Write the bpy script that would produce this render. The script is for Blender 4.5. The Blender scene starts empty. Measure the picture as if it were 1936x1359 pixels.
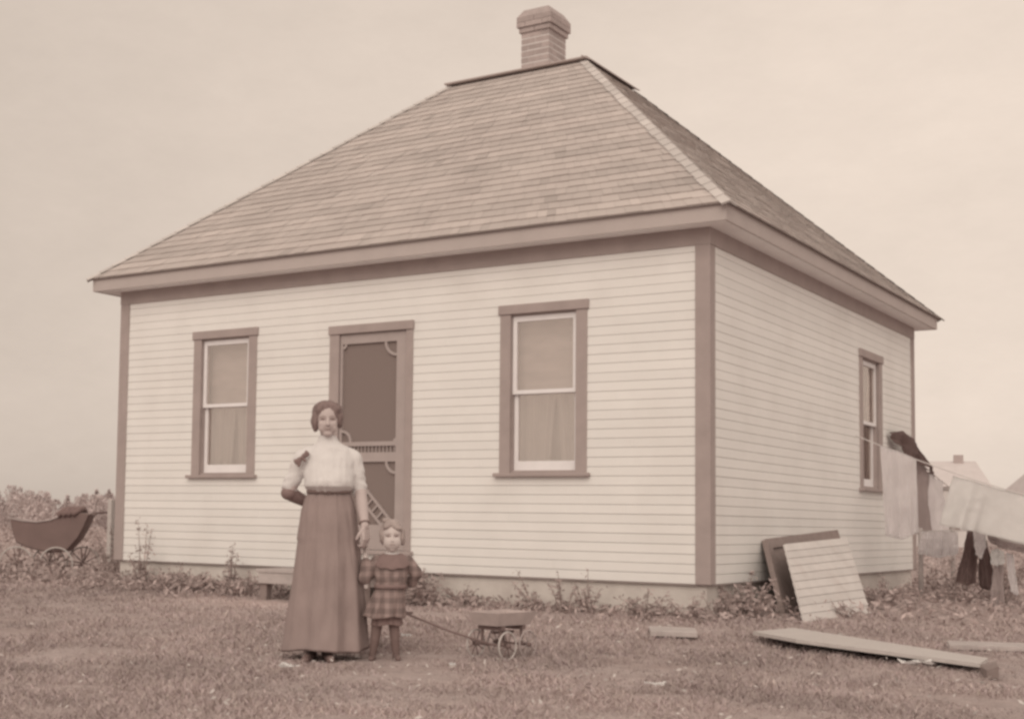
import bpy, bmesh, math, random
import numpy as np
from mathutils import Vector, Matrix, Euler, noise

random.seed(7); RNG = np.random.default_rng(11)
SC = bpy.context.scene
COL = SC.collection
R = math.radians

# ------------------------------------------------------------------ camera
F_PX, PITCH, ROLL, YAW = 2620.134, 0.0715156, 0.0173410, 0.6174737
CAM = Vector((11.09736, -11.20862, 0.48591))
PPX, PPY = -307.969, 115.738
_cy, _sy, _cp, _sp, _cr, _sr = math.cos(YAW), math.sin(YAW), math.cos(PITCH), math.sin(PITCH), math.cos(ROLL), math.sin(ROLL)
def _dir(X2, U2, d):
    x = X2*_cr - U2*_sr; uu = X2*_sr + U2*_cr
    y = d*_cp - uu*_sp; z = d*_sp + uu*_cp
    return Vector((x*_cy - y*_sy, x*_sy + y*_cy, z))
cam_data = bpy.data.cameras.new("camera"); cam = bpy.data.objects.new("camera", cam_data); COL.objects.link(cam)
vx, vy, vz = _dir(1,0,0), _dir(0,1,0), -_dir(0,0,1)
M = Matrix((vx, vy, vz)).transposed().to_4x4(); M.translation = CAM
cam.matrix_world = M
cam_data.sensor_fit = 'HORIZONTAL'; cam_data.sensor_width = 36.0
cam_data.lens = F_PX/1936*36
cam_data.shift_x = -PPX/1936; cam_data.shift_y = PPY/1936
cam_data.clip_start = 0.1; cam_data.clip_end = 3000
SC.camera = cam

# ------------------------------------------------------------------ world, sun, exposure
SUN_EL, SUN_AZ = R(33), R(165)          # azimuth from +Y towards +X : soft light from in front of the house
world = bpy.data.worlds.new("World"); SC.world = world; world.use_nodes = True
wn, wl = world.node_tree.nodes, world.node_tree.links
for n in list(wn): wn.remove(n)
sky = wn.new('ShaderNodeTexSky'); sky.sky_type = 'NISHITA'; sky.sun_disc = False
sky.sun_elevation = SUN_EL; sky.sun_rotation = SUN_AZ; sky.air_density = 1.0; sky.dust_density = 4.0; sky.ozone_density = 1.0
bw = wn.new('ShaderNodeRGBToBW')
pw = wn.new('ShaderNodeMath'); pw.operation = 'POWER'; pw.inputs[1].default_value = 0.10      # overcast: gradient flattened
tc = wn.new('ShaderNodeTexCoord')
mp = wn.new('ShaderNodeMapping'); mp.inputs['Scale'].default_value = (1.0, 1.0, 2.2)
cl = wn.new('ShaderNodeTexNoise'); cl.inputs['Scale'].default_value = 3.4; cl.inputs['Detail'].default_value = 9; cl.inputs['Roughness'].default_value = 0.72
mr = wn.new('ShaderNodeMapRange'); mr.inputs['From Min'].default_value = 0.3; mr.inputs['From Max'].default_value = 0.7
mr.inputs['To Min'].default_value = 0.93; mr.inputs['To Max'].default_value = 1.07
mu = wn.new('ShaderNodeMath'); mu.operation = 'MULTIPLY'
tint = wn.new('ShaderNodeMix'); tint.data_type = 'RGBA'; tint.blend_type = 'MULTIPLY'; tint.inputs['Factor'].default_value = 1.0
tint.inputs['B'].default_value = (7.22, 6.10, 5.22, 1)
bg = wn.new('ShaderNodeBackground'); bg.inputs['Strength'].default_value = 0.10
wo = wn.new('ShaderNodeOutputWorld')
wl.new(sky.outputs[0], bw.inputs[0]); wl.new(bw.outputs[0], pw.inputs[0])
wl.new(tc.outputs['Generated'], mp.inputs[0]); wl.new(mp.outputs[0], cl.inputs['Vector']); wl.new(cl.outputs['Fac'], mr.inputs[0])
wl.new(pw.outputs[0], mu.inputs[0]); wl.new(mr.outputs[0], mu.inputs[1])
dp = wn.new('ShaderNodeVectorMath'); dp.operation = 'DOT_PRODUCT'; dp.inputs[1].default_value = (0.80, 0.57, 0.18)     # sky brighter towards the east, duller in the west
gr = wn.new('ShaderNodeMapRange'); gr.inputs['From Min'].default_value = -0.35; gr.inputs['From Max'].default_value = 0.35; gr.inputs['To Min'].default_value = 0.77; gr.inputs['To Max'].default_value = 1.01
wl.new(tc.outputs['Generated'], dp.inputs[0]); wl.new(dp.outputs['Value'], gr.inputs[0])
mu2 = wn.new('ShaderNodeMath'); mu2.operation = 'MULTIPLY'; wl.new(mu.outputs[0], mu2.inputs[0]); wl.new(gr.outputs[0], mu2.inputs[1])
wl.new(mu2.outputs[0], tint.inputs['A']); wl.new(tint.outputs['Result'], bg.inputs['Color']); wl.new(bg.outputs[0], wo.inputs[0])

sd = bpy.data.lights.new("sun", 'SUN'); sd.energy = 1.17; sd.angle = R(50); sd.color = (1.0, 0.87, 0.74)
sun = bpy.data.objects.new("sun", sd); COL.objects.link(sun)
sdir = Vector((math.sin(SUN_AZ)*math.cos(SUN_EL), math.cos(SUN_AZ)*math.cos(SUN_EL), math.sin(SUN_EL)))
sun.rotation_euler = sdir.to_track_quat('Z', 'Y').to_euler(); sun.location = (0, 0, 30)

SC.view_settings.view_transform = 'Standard'; SC.view_settings.look = 'None'
SC.view_settings.exposure = 0.0; SC.view_settings.gamma = 1.0
SC.render.film_transparent = False
SC.render.engine = 'CYCLES'
SC.cycles.pixel_filter_type = 'BLACKMAN_HARRIS'; SC.cycles.filter_width = 2.9      # soft old lens
SC.cycles.max_bounces = 8; SC.cycles.diffuse_bounces = 5; SC.cycles.transparent_max_bounces = 12
SC.cycles.use_denoising = True

# ------------------------------------------------------------------ pixel helpers (positions read off the photograph, 1936 x 1359)
def ray(u, v):
    return _dir((u - 968 - PPX)/F_PX, (679.5 + PPY - v)/F_PX, 1.0)
def on_y(u, v, y):
    r = ray(u, v); return CAM + r*((y - CAM.y)/r.y)
def on_x(u, v, x):
    r = ray(u, v); return CAM + r*((x - CAM.x)/r.x)
def at_depth(u, v, d): return CAM + ray(u, v)*d

W, D, HS, OV, FAS = 6.833, 6.937, 3.010, 0.257, 0.137
def gz_np(x, y):
    dx = np.maximum(np.maximum(-x, x - W), 0); dy = np.maximum(np.maximum(-y, y - D), 0)
    t = np.clip((np.hypot(dx, dy) - 0.3)/3.7, 0, 1); t = t*t*(3 - 2*t)
    return -0.27 - 0.13*t
def gz(x, y): return float(gz_np(np.float64(x), np.float64(y)))
def ground_at(u, v):
    r = ray(u, v); t = 2.0
    while t < 300:
        X = CAM + r*t
        if X.z < gz(X.x, X.y): return Vector((X.x, X.y, gz(X.x, X.y)))
        t += 0.01
    return X

# ------------------------------------------------------------------ colours and materials
def lin(c): return tuple((x/255/12.92) if x <= 10 else (((x/255 + 0.055)/1.055)**2.4) for x in c)
REF = (0.82, 0.69, 0.58)
def A(r, g, b, k=1.0):
    l = lin((r, g, b)); return tuple(min(0.92, l[i]/REF[i]*k) for i in range(3)) + (1.0,)

def mat(name, color, rough=0.85, var=0.10, scale=6.0, bump=0.0, bscale=60.0, attr=False, spec=0.25, stretch=None, stain=None):
    m = bpy.data.materials.new(name); m.use_nodes = True
    nt = m.node_tree; N, L = nt.nodes, nt.links
    b = N['Principled BSDF']; b.inputs['Roughness'].default_value = rough
    b.inputs['Specular IOR Level'].default_value = spec
    t = N.new('ShaderNodeTexCoord'); src = t.outputs['Object']
    if stretch:
        mm = N.new('ShaderNodeMapping'); mm.inputs['Scale'].default_value = stretch; L.new(src, mm.inputs[0]); src = mm.outputs[0]
    n = N.new('ShaderNodeTexNoise'); n.inputs['Scale'].default_value = scale; n.inputs['Detail'].default_value = 5; n.inputs['Roughness'].default_value = 0.6
    L.new(src, n.inputs['Vector'])
    r = N.new('ShaderNodeMapRange'); r.inputs[1].default_value = 0.25; r.inputs[2].default_value = 0.75
    r.inputs[3].default_value = 1 - var; r.inputs[4].default_value = 1 + var
    L.new(n.outputs['Fac'], r.inputs[0])
    mx = N.new('ShaderNodeMix'); mx.data_type = 'RGBA'; mx.blend_type = 'MULTIPLY'; mx.inputs['Factor'].default_value = 1
    mx.inputs['A'].default_value = color; L.new(r.outputs[0], mx.inputs['B'])
    out = mx.outputs['Result']
    if stain:
        n2 = N.new('ShaderNodeTexNoise'); n2.inputs['Scale'].default_value = stain[0]; n2.inputs['Detail'].default_value = 4
        L.new(t.outputs['Object'], n2.inputs['Vector'])
        r2 = N.new('ShaderNodeMapRange'); r2.inputs[1].default_value = 0.5; r2.inputs[2].default_value = 0.72; r2.inputs[3].default_value = 0; r2.inputs[4].default_value = stain[2]
        L.new(n2.outputs['Fac'], r2.inputs[0])
        m2 = N.new('ShaderNodeMix'); m2.data_type = 'RGBA'; L.new(r2.outputs[0], m2.inputs['Factor']); L.new(out, m2.inputs['A']); m2.inputs['B'].default_value = stain[1]
        out = m2.outputs['Result']
    if attr:
        a = N.new('ShaderNodeAttribute'); a.attribute_name = 'tone'
        m3 = N.new('ShaderNodeMix'); m3.data_type = 'RGBA'; m3.blend_type = 'MULTIPLY'; m3.inputs['Factor'].default_value = 1
        L.new(out, m3.inputs['A']); L.new(a.outputs['Color'], m3.inputs['B']); out = m3.outputs['Result']
    L.new(out, b.inputs['Base Color'])
    if bump:
        n3 = N.new('ShaderNodeTexNoise'); n3.inputs['Scale'].default_value = bscale; n3.inputs['Detail'].default_value = 4; L.new(src, n3.inputs['Vector'])
        bp = N.new('ShaderNodeBump'); bp.inputs['Strength'].default_value = bump; bp.inputs['Distance'].default_value = 0.01
        L.new(n3.outputs['Fac'], bp.inputs['Height']); L.new(bp.outputs[0], b.inputs['Normal'])
    return m

MT = {}
MT['siding'] = mat('painted_siding', A(219,203,187,1.0), var=0.035, scale=2.0, bump=0.05, bscale=40, attr=True, stain=(1.3, A(205,188,172), 0.35))
MT['panel'] = mat('weathered_white_boards', A(203,185,170,0.9), rough=0.9, var=0.08, scale=5, bump=0.15, attr=True, stain=(3.0, A(180,160,146), 0.5))
MT['trim'] = mat('brown_trim_paint', A(162,140,128,0.97), var=0.08, scale=5, bump=0.08)
MT['door_paint'] = mat('screen_door_paint', A(165,144,132,0.98), var=0.07, scale=5)
MT['soffit'] = mat('soffit_boards_lightened', A(214,197,182,1.1), var=0.05, scale=3)  # soffit colour lightened to imitate light bounced up under the eave
MT['fascia'] = mat('fascia_paint', A(172,152,139,1.05), var=0.05, scale=3, bump=0.05)
MT['concrete'] = mat('foundation_concrete', A(190,172,156,1.05), rough=0.95, var=0.12, scale=3.5, bump=0.4, bscale=25, stain=(2.0, A(168,148,134), 0.6))
MT['shingle'] = mat('cedar_shingles', A(184,163,148,0.92), rough=0.9, var=0.08, scale=1.2, bump=0.25, bscale=50, attr=True, stain=(0.9, A(168,146,133), 0.22))
MT['cap'] = mat('hip_cap_shingles', A(196,177,162,0.95), rough=0.9, var=0.08, scale=4, attr=True)
MT['deck'] = mat('deck_metal', A(166,144,131), var=0.1, scale=4)
MT['brick'] = mat('chimney_brick', A(165,143,131), rough=0.95, var=0.12, scale=14, bump=0.4, attr=True)
MT['mortar'] = mat('chimney_mortar', A(198,180,166), rough=0.95, var=0.08, scale=20)
MT['sash'] = mat('white_sash_paint', A(216,199,186,1.05), var=0.04, scale=8)
MT['blind'] = mat('roller_blind', A(198,181,168,1.06), var=0.14, scale=4, stretch=(1,1,3))
MT['lace'] = mat('lace_curtain', A(236,210,193,1.2), var=0.06, scale=30)
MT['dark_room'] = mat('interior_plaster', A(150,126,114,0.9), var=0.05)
MT['wood_pale'] = mat('pale_weathered_board', A(194,175,160,0.85), rough=0.9, var=0.14, scale=8, bump=0.25, bscale=30, stretch=(1,8,8))
MT['wood_grey'] = mat('grey_step_boards', A(178,158,145,0.9), rough=0.9, var=0.16, scale=8, bump=0.25)
MT['wood_dark'] = mat('dark_frame_wood', A(150,127,115,0.8), rough=0.9, var=0.12, scale=9, bump=0.2)
MT['skin'] = mat('skin', A(183,159,146,0.97), rough=0.6, var=0.05, scale=12)
MT['skin_child'] = mat('child_skin', A(192,170,156,1.0), rough=0.6, var=0.04, scale=14)
MT['feature'] = mat('face_feature', A(140,113,102,0.9), rough=0.6, var=0.04)
MT['eye'] = mat('eye_white', A(176,152,140,1.0), rough=0.3, var=0.02)
MT['brow'] = mat('eyebrow', A(158,132,120,0.95), var=0.05)
MT['lip'] = mat('lip', A(166,139,127,0.97), rough=0.6, var=0.04)
MT['hair'] = mat('brown_hair', A(136,110,100,0.82), rough=0.6, var=0.22, scale=18, bump=0.6, bscale=50, stretch=(1,1,0.3))
MT['hair_child'] = mat('light_brown_hair', A(165,142,129,0.9), rough=0.6, var=0.2, scale=24, bump=0.5, bscale=60)
MT['blouse'] = mat('white_cotton_blouse', A(210,193,179,0.96), rough=0.9, var=0.04, scale=8, bump=0.15, bscale=30)
MT['skirt'] = mat('brown_wool_skirt', A(148,124,113,0.95), rough=0.95, var=0.09, scale=5, bump=0.15, bscale=120)
MT['belt'] = mat('dark_waistband', A(140,114,103,0.85), rough=0.8, var=0.06)
MT['dark_cloth'] = mat('dark_cloth', A(136,109,99,0.88), rough=0.95, var=0.12, scale=14, bump=0.2)
MT['shoe'] = mat('dark_leather', A(126,100,90,0.75), rough=0.6, var=0.1)
MT['stocking'] = mat('dark_stockings', A(124,99,89,0.85), rough=0.9, var=0.06)
MT['sheet'] = mat('washed_white_sheet', A(226,211,196,1.05), rough=0.9, var=0.04, scale=3)
MT['towel'] = mat('grey_white_towel', A(218,200,186,1.05), rough=0.95, var=0.06, scale=6)
MT['grey_cloth'] = mat('grey_brown_cloth', A(190,168,155,1.0), rough=0.95, var=0.08, scale=6)
for k_ in ('sheet', 'towel', 'grey_cloth', 'lace'):
    nt_ = MT[k_].node_tree; b_ = nt_.nodes['Principled BSDF']; tl_ = nt_.nodes.new('ShaderNodeBsdfTranslucent'); ms_ = nt_.nodes.new('ShaderNodeMixShader')
    nt_.links.new(b_.inputs['Base Color'].links[0].from_socket, tl_.inputs[0]); ms_.inputs[0].default_value = 0.45
    nt_.links.new(b_.outputs[0], ms_.inputs[1]); nt_.links.new(tl_.outputs[0], ms_.inputs[2]); nt_.links.new(ms_.outputs[0], nt_.nodes['Material Output'].inputs[0])
MT['rope'] = mat('pale_rope', A(196,178,164), var=0.05)
MT['paper'] = mat('white_paper', A(226,212,198,1.0), var=0.06, scale=20)
MT['wagon'] = mat('painted_wagon_box', A(174,151,138,1.0), var=0.14, scale=9)
MT['wagon_trim'] = mat('dark_wagon_iron', A(132,107,97,0.8), var=0.1, scale=9)
MT['rim'] = mat('pale_metal_rim', A(196,177,162,0.85), rough=0.5, var=0.06)
MT['rim_dull'] = mat('dull_wheel_rim', A(172,150,138,0.9), rough=0.6, var=0.06)
MT['pram'] = mat('dark_pram_body', A(130,104,94,0.85), rough=0.7, var=0.1, scale=5)
MT['grass'] = mat('grass_blades', A(168,144,132,0.95), rough=0.9, var=0.20, scale=0.8, attr=True)
MT['leaf'] = mat('weed_leaves', A(164,140,128,1.0), rough=0.85, var=0.15, scale=8, attr=True)
MT['stem'] = mat('weed_stems', A(150,126,114,0.9), rough=0.9, var=0.1)
MT['treeleaf'] = mat('far_foliage_hazed', A(176,153,141,1.05), rough=0.9, var=0.08, scale=0.8, attr=True)  # lighter than the near leaves: distance haze put into the colour
MT['far_roof'] = mat('far_house_roof', A(194,174,161,1.0), rough=0.9, var=0.08, scale=2)
MT['far_wall'] = mat('far_house_wall', A(200,182,168,0.95), rough=0.9, var=0.05, scale=2)

def glass_mat():
    m = bpy.data.materials.new('window_glass'); m.use_nodes = True; N, L = m.node_tree.nodes, m.node_tree.links
    for n in list(N): N.remove(n)
    o = N.new('ShaderNodeOutputMaterial'); mx = N.new('ShaderNodeMixShader'); tr = N.new('ShaderNodeBsdfTransparent'); gl = N.new('ShaderNodeBsdfGlossy')
    tr.inputs[0].default_value = (0.98, 0.97, 0.96, 1); gl.inputs['Roughness'].default_value = 0.04; gl.inputs[0].default_value = (0.96, 0.88, 0.84, 1)
    t = N.new('ShaderNodeTexCoord'); n = N.new('ShaderNodeTexNoise'); n.inputs['Scale'].default_value = 2.5
    bp = N.new('ShaderNodeBump'); bp.inputs['Strength'].default_value = 0.14; bp.inputs['Distance'].default_value = 0.05
    L.new(t.outputs['Object'], n.inputs['Vector']); L.new(n.outputs['Fac'], bp.inputs['Height']); L.new(bp.outputs[0], gl.inputs['Normal'])
    mx.inputs[0].default_value = 0.34
    L.new(tr.outputs[0], mx.inputs[1]); L.new(gl.outputs[0], mx.inputs[2]); L.new(mx.outputs[0], o.inputs[0])
    return m
MT['glass'] = glass_mat()
def screen_mat():
    m = bpy.data.materials.new('fly_screen'); m.use_nodes = True; N, L = m.node_tree.nodes, m.node_tree.links
    for n in list(N): N.remove(n)
    o = N.new('ShaderNodeOutputMaterial'); mx = N.new('ShaderNodeMixShader'); tr = N.new('ShaderNodeBsdfTransparent'); df = N.new('ShaderNodeBsdfDiffuse')
    df.inputs[0].default_value = A(145,123,111,0.90); mx.inputs[0].default_value = 0.82
    L.new(tr.outputs[0], mx.inputs[1]); L.new(df.outputs[0], mx.inputs[2]); L.new(mx.outputs[0], o.inputs[0])
    return m
MT['screen'] = screen_mat()
def plaid_mat():
    m = mat('plaid_dress_cloth', A(142,117,106,0.95), rough=0.95, var=0.06, scale=20)
    nt = m.node_tree; N, L = nt.nodes, nt.links; b = N['Principled BSDF']
    old = b.inputs['Base Color'].links[0].from_socket
    t = N.new('ShaderNodeTexCoord'); sp = N.new('ShaderNodeSeparateXYZ'); L.new(t.outputs['Object'], sp.inputs[0])
    acc = None
    for ax, fr in ((0, 105), (2, 95)):
        a = N.new('ShaderNodeMath'); a.operation = 'MULTIPLY'; a.inputs[1].default_value = fr; L.new(sp.outputs[ax], a.inputs[0])
        s = N.new('ShaderNodeMath'); s.operation = 'SINE'; L.new(a.outputs[0], s.inputs[0])
        r = N.new('ShaderNodeMapRange'); r.inputs[1].default_value = -0.4; r.inputs[2].default_value = 0.5; r.inputs[3].default_value = 0.78; r.inputs[4].default_value = 1.06
        L.new(s.outputs[0], r.inputs[0])
        if acc is None: acc = r.outputs[0]
        else:
            p = N.new('ShaderNodeMath'); p.operation = 'MULTIPLY'; L.new(acc, p.inputs[0]); L.new(r.outputs[0], p.inputs[1]); acc = p.outputs[0]
    mx = N.new('ShaderNodeMix'); mx.data_type = 'RGBA'; mx.blend_type = 'MULTIPLY'; mx.inputs['Factor'].default_value = 1
    L.new(old, mx.inputs['A']); L.new(acc, mx.inputs['B']); L.new(mx.outputs['Result'], b.inputs['Base Color'])
    return m
MT['plaid'] = plaid_mat()
def ground_mat():
    m = bpy.data.materials.new('lawn_ground'); m.use_nodes = True; N, L = m.node_tree.nodes, m.node_tree.links
    b = N['Principled BSDF']; b.inputs['Roughness'].default_value = 1.0; b.inputs['Specular IOR Level'].default_value = 0.05
    t = N.new('ShaderNodeTexCoord')
    def noi(s, d=6, ro=0.65):
        n = N.new('ShaderNodeTexNoise'); n.inputs['Scale'].default_value = s; n.inputs['Detail'].default_value = d; n.inputs['Roughness'].default_value = ro
        L.new(t.outputs['Object'], n.inputs['Vector']); return n.outputs['Fac']
    ra = N.new('ShaderNodeValToRGB'); L.new(noi(1.1, 8, 0.7), ra.inputs[0])
    e = ra.color_ramp.elements; e[0].position = 0.32; e[0].color = A(152,127,115,0.9); e[1].position = 0.68; e[1].color = A(178,155,142,0.9)
    r2 = N.new('ShaderNodeValToRGB'); L.new(noi(14, 5), r2.inputs[0]); e = r2.color_ramp.elements
    e[0].position = 0.3; e[0].color = (0.86,0.86,0.86,1); e[1].position = 0.7; e[1].color = (1.16,1.16,1.16,1)
    mx = N.new('ShaderNodeMix'); mx.data_type = 'RGBA'; mx.blend_type = 'MULTIPLY'; mx.inputs['Factor'].default_value = 1
    L.new(ra.outputs[0], mx.inputs['A']); L.new(r2.outputs[0], mx.inputs['B'])
    at = N.new('ShaderNodeAttribute'); at.attribute_name = 'tone'
    m2 = N.new('ShaderNodeMix'); m2.data_type = 'RGBA'; m2.blend_type = 'MULTIPLY'; m2.inputs['Factor'].default_value = 1
    L.new(mx.outputs['Result'], m2.inputs['A']); L.new(at.outputs['Color'], m2.inputs['B'])
    L.new(m2.outputs['Result'], b.inputs['Base Color'])
    bp = N.new('ShaderNodeBump'); bp.inputs['Strength'].default_value = 0.35; bp.inputs['Distance'].default_value = 0.04
    L.new(noi(22, 6), bp.inputs['Height']); L.new(bp.outputs[0], b.inputs['Normal'])
    return m
MT['ground'] = ground_mat()
MT['path'] = mat('pale_trodden_earth', A(186,166,151,0.86), rough=1, var=0.14, scale=5, bump=0.5, bscale=20)

# ------------------------------------------------------------------ object helpers
def link(name, me, material=None, parent=None, smooth=False):
    o = bpy.data.objects.new(name, me); COL.objects.link(o)
    if material: me.materials.append(material)
    if parent: o.parent = parent
    if smooth:
        me.polygons.foreach_set('use_smooth', [True]*len(me.polygons))
    return o
def obj(name, bm, material=None, parent=None, smooth=False):
    bmesh.ops.recalc_face_normals(bm, faces=bm.faces)
    me = bpy.data.meshes.new(name); bm.to_mesh(me); bm.free()
    return link(name, me, material, parent, smooth)
def thing(name, label, cat, loc=(0,0,0), rz=0.0, group=None):
    o = bpy.data.objects.new(name, None); COL.objects.link(o); o.location = loc; o.rotation_euler = (0,0,rz); o.empty_display_size = 0.1
    return tag(o, label, cat, group)
def tag(o, label, cat, group=None):
    o['label'] = label; o['category'] = cat
    if group: o['group'] = group
    return o
def BM(): return bmesh.new()
def box(bm, x0, x1, y0, y1, z0, z1, bev=0.0, mx=None):
    vs = [bm.verts.new((x, y, z)) for x in (x0, x1) for y in (y0, y1) for z in (z0, z1)]
    idx = [(0,1,3,2),(4,6,7,5),(0,4,5,1),(2,3,7,6),(0,2,6,4),(1,5,7,3)]
    fs = [bm.faces.new([vs[i] for i in f]) for f in idx]
    if bev:
        es = list({e for f in fs for e in f.edges})
        g = bmesh.ops.bevel(bm, geom=es, offset=bev, segments=1, affect='EDGES', profile=0.5)
        vs = list({v for f in g['faces'] for v in f.verts} | {v for v in vs if v.is_valid})
    if mx is not None: bmesh.ops.transform(bm, matrix=mx, verts=[v for v in vs if v.is_valid])
    return vs
def poly_prism(bm, pts, off):
    """pts: list of 3-D points of a flat outline; off: extrusion vector"""
    a = [bm.verts.new(p) for p in pts]; b = [bm.verts.new(Vector(p) + Vector(off)) for p in pts]
    bm.faces.new(a); bm.faces.new(b[::-1]); n = len(pts)
    for i in range(n): bm.faces.new((a[i], a[(i+1) % n], b[(i+1) % n], b[i]))
def tube(bm, pts, r, n=8, r_end=None, closed=False):
    pts = [Vector(p) for p in pts]; rings = []; m = len(pts)
    for i, p in enumerate(pts):
        if closed: t = pts[(i+1) % m] - pts[i-1]
        else: t = pts[min(i+1, m-1)] - pts[max(i-1, 0)]
        t.normalize(); a = t.orthogonal().normalized() if i == 0 else (rings_a - t*rings_a.dot(t)).normalized()
        rings_a = a; b = t.cross(a)
        rr = r if r_end is None else r + (r_end - r)*i/(m-1)
        rings.append([bm.verts.new(p + (a*math.cos(2*math.pi*k/n) + b*math.sin(2*math.pi*k/n))*rr) for k in range(n)])
    for i in range(m if closed else m-1):
        q, w = rings[i], rings[(i+1) % m]
        for k in range(n): bm.faces.new((q[k], q[(k+1) % n], w[(k+1) % n], w[k]))
    if not closed:
        bm.faces.new(rings[0][::-1]); bm.faces.new(rings[-1])
def set_tone(me, tones, domain='FACE'):
    """tones: one float (or rgb) per face"""
    at = me.color_attributes.new('tone', 'FLOAT_COLOR', 'CORNER')
    t = np.asarray(tones, float)
    if t.ndim == 1: t = np.stack([t, t, t], 1)
    nl = np.array([len(p.vertices) for p in me.polygons]) if len(me.polygons) < 50000 else None
    if nl is None:
        nl = np.empty(len(me.polygons), np.int32); me.polygons.foreach_get('loop_total', nl)
    c = np.repeat(t, nl, axis=0); c = np.concatenate([c, np.ones((len(c), 1))], 1)
    at.data.foreach_set('color', c.astype(np.float32).ravel())
def mesh_np(name, verts, loops, starts, totals):
    me = bpy.data.meshes.new(name)
    me.vertices.add(len(verts)); me.vertices.foreach_set('co', np.asarray(verts, np.float32).ravel())
    me.loops.add(len(loops)); me.loops.foreach_set('vertex_index', np.asarray(loops, np.int32))
    me.polygons.add(len(starts)); me.polygons.foreach_set('loop_start', np.asarray(starts, np.int32)); me.polygons.foreach_set('loop_total', np.asarray(totals, np.int32))
    me.update(calc_edges=True); me.validate()
    return me

# ------------------------------------------------------------------ ground
WORN = [ground_at(u, v) for u, v in ((395,1130),(450,1137),(500,1140),(560,1143),(640,1146),(700,1148))]
def bare(x, y):
    # how trodden the lawn is: a worn strip in front of the step
    d = np.full(np.shape(x), 9.0)
    for a, b in zip(WORN, WORN[1:]):
        ab = np.array([b.x - a.x, b.y - a.y]); t = np.clip(((x - a.x)*ab[0] + (y - a.y)*ab[1])/(ab@ab), 0, 1)
        d = np.minimum(d, np.hypot(x - a.x - t*ab[0], y - a.y - t*ab[1]))
    return np.exp(-(d/0.42)**2)
def build_ground():
    # fine grid near the house, coarse ring out to the horizon
    xs = np.unique(np.concatenate([np.linspace(-900, -40, 14), np.linspace(-40, -8, 17), np.linspace(-8, 16, 97), np.linspace(16, 40, 13), np.linspace(40, 900, 14)]))
    ys = np.unique(np.concatenate([np.linspace(-900, -40, 14), np.linspace(-40, -14, 14), np.linspace(-14, 14, 113), np.linspace(14, 60, 24), np.linspace(60, 1500, 20)]))
    X, Y = np.meshgrid(xs, ys, indexing='ij'); Z = gz_np(X, Y)
    hx = np.array([noise.noise(Vector((x*0.9, y*0.9, 0.3)))*0.022 + noise.noise(Vector((x*2.7, y*2.7, 4.0)))*0.010 for x, y in zip(X.ravel(), Y.ravel())]).reshape(X.shape)
    Z = Z + np.where(np.hypot(X-5, Y+2) < 40, hx, 0) - 0.008
    nx, ny = X.shape; V = np.stack([X, Y, Z], -1).reshape(-1, 3)
    i, j = np.meshgrid(np.arange(nx-1), np.arange(ny-1), indexing='ij'); a = (i*ny + j).ravel()
    L = np.stack([a, a+ny, a+ny+1, a+1], 1); n = len(L)
    me = mesh_np('ground', V, L.ravel(), np.arange(n)*4, np.full(n, 4))
    o = link('ground', me, MT['ground'], smooth=True); o['kind'] = 'structure'
    fx = V.reshape(-1, 3)[L].mean(1); set_tone(me, 1 + 0.40*bare(fx[:, 0], fx[:, 1]))
build_ground()

# ------------------------------------------------------------------ the house
house = thing('farmhouse', 'small square white clapboard house with hipped shingle roof and brown trim', 'house', (0,0,0))
FRONT = lambda u, o, z: Vector((u, -o, z))
SIDE = lambda u, o, z: Vector((W + o, u, z))
LEFT = lambda u, o, z: Vector((-o, u, z))
BACK = lambda u, o, z: Vector((u, D + o, z))
def tbox(bm, T, u0, u1, o0, o1, z0, z1, bev=0.0):
    a, b = T(u0, o0, z0), T(u1, o1, z1)
    return box(bm, min(a.x,b.x), max(a.x,b.x), min(a.y,b.y), max(a.y,b.y), min(a.z,b.z), max(a.z,b.z), bev)

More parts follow.
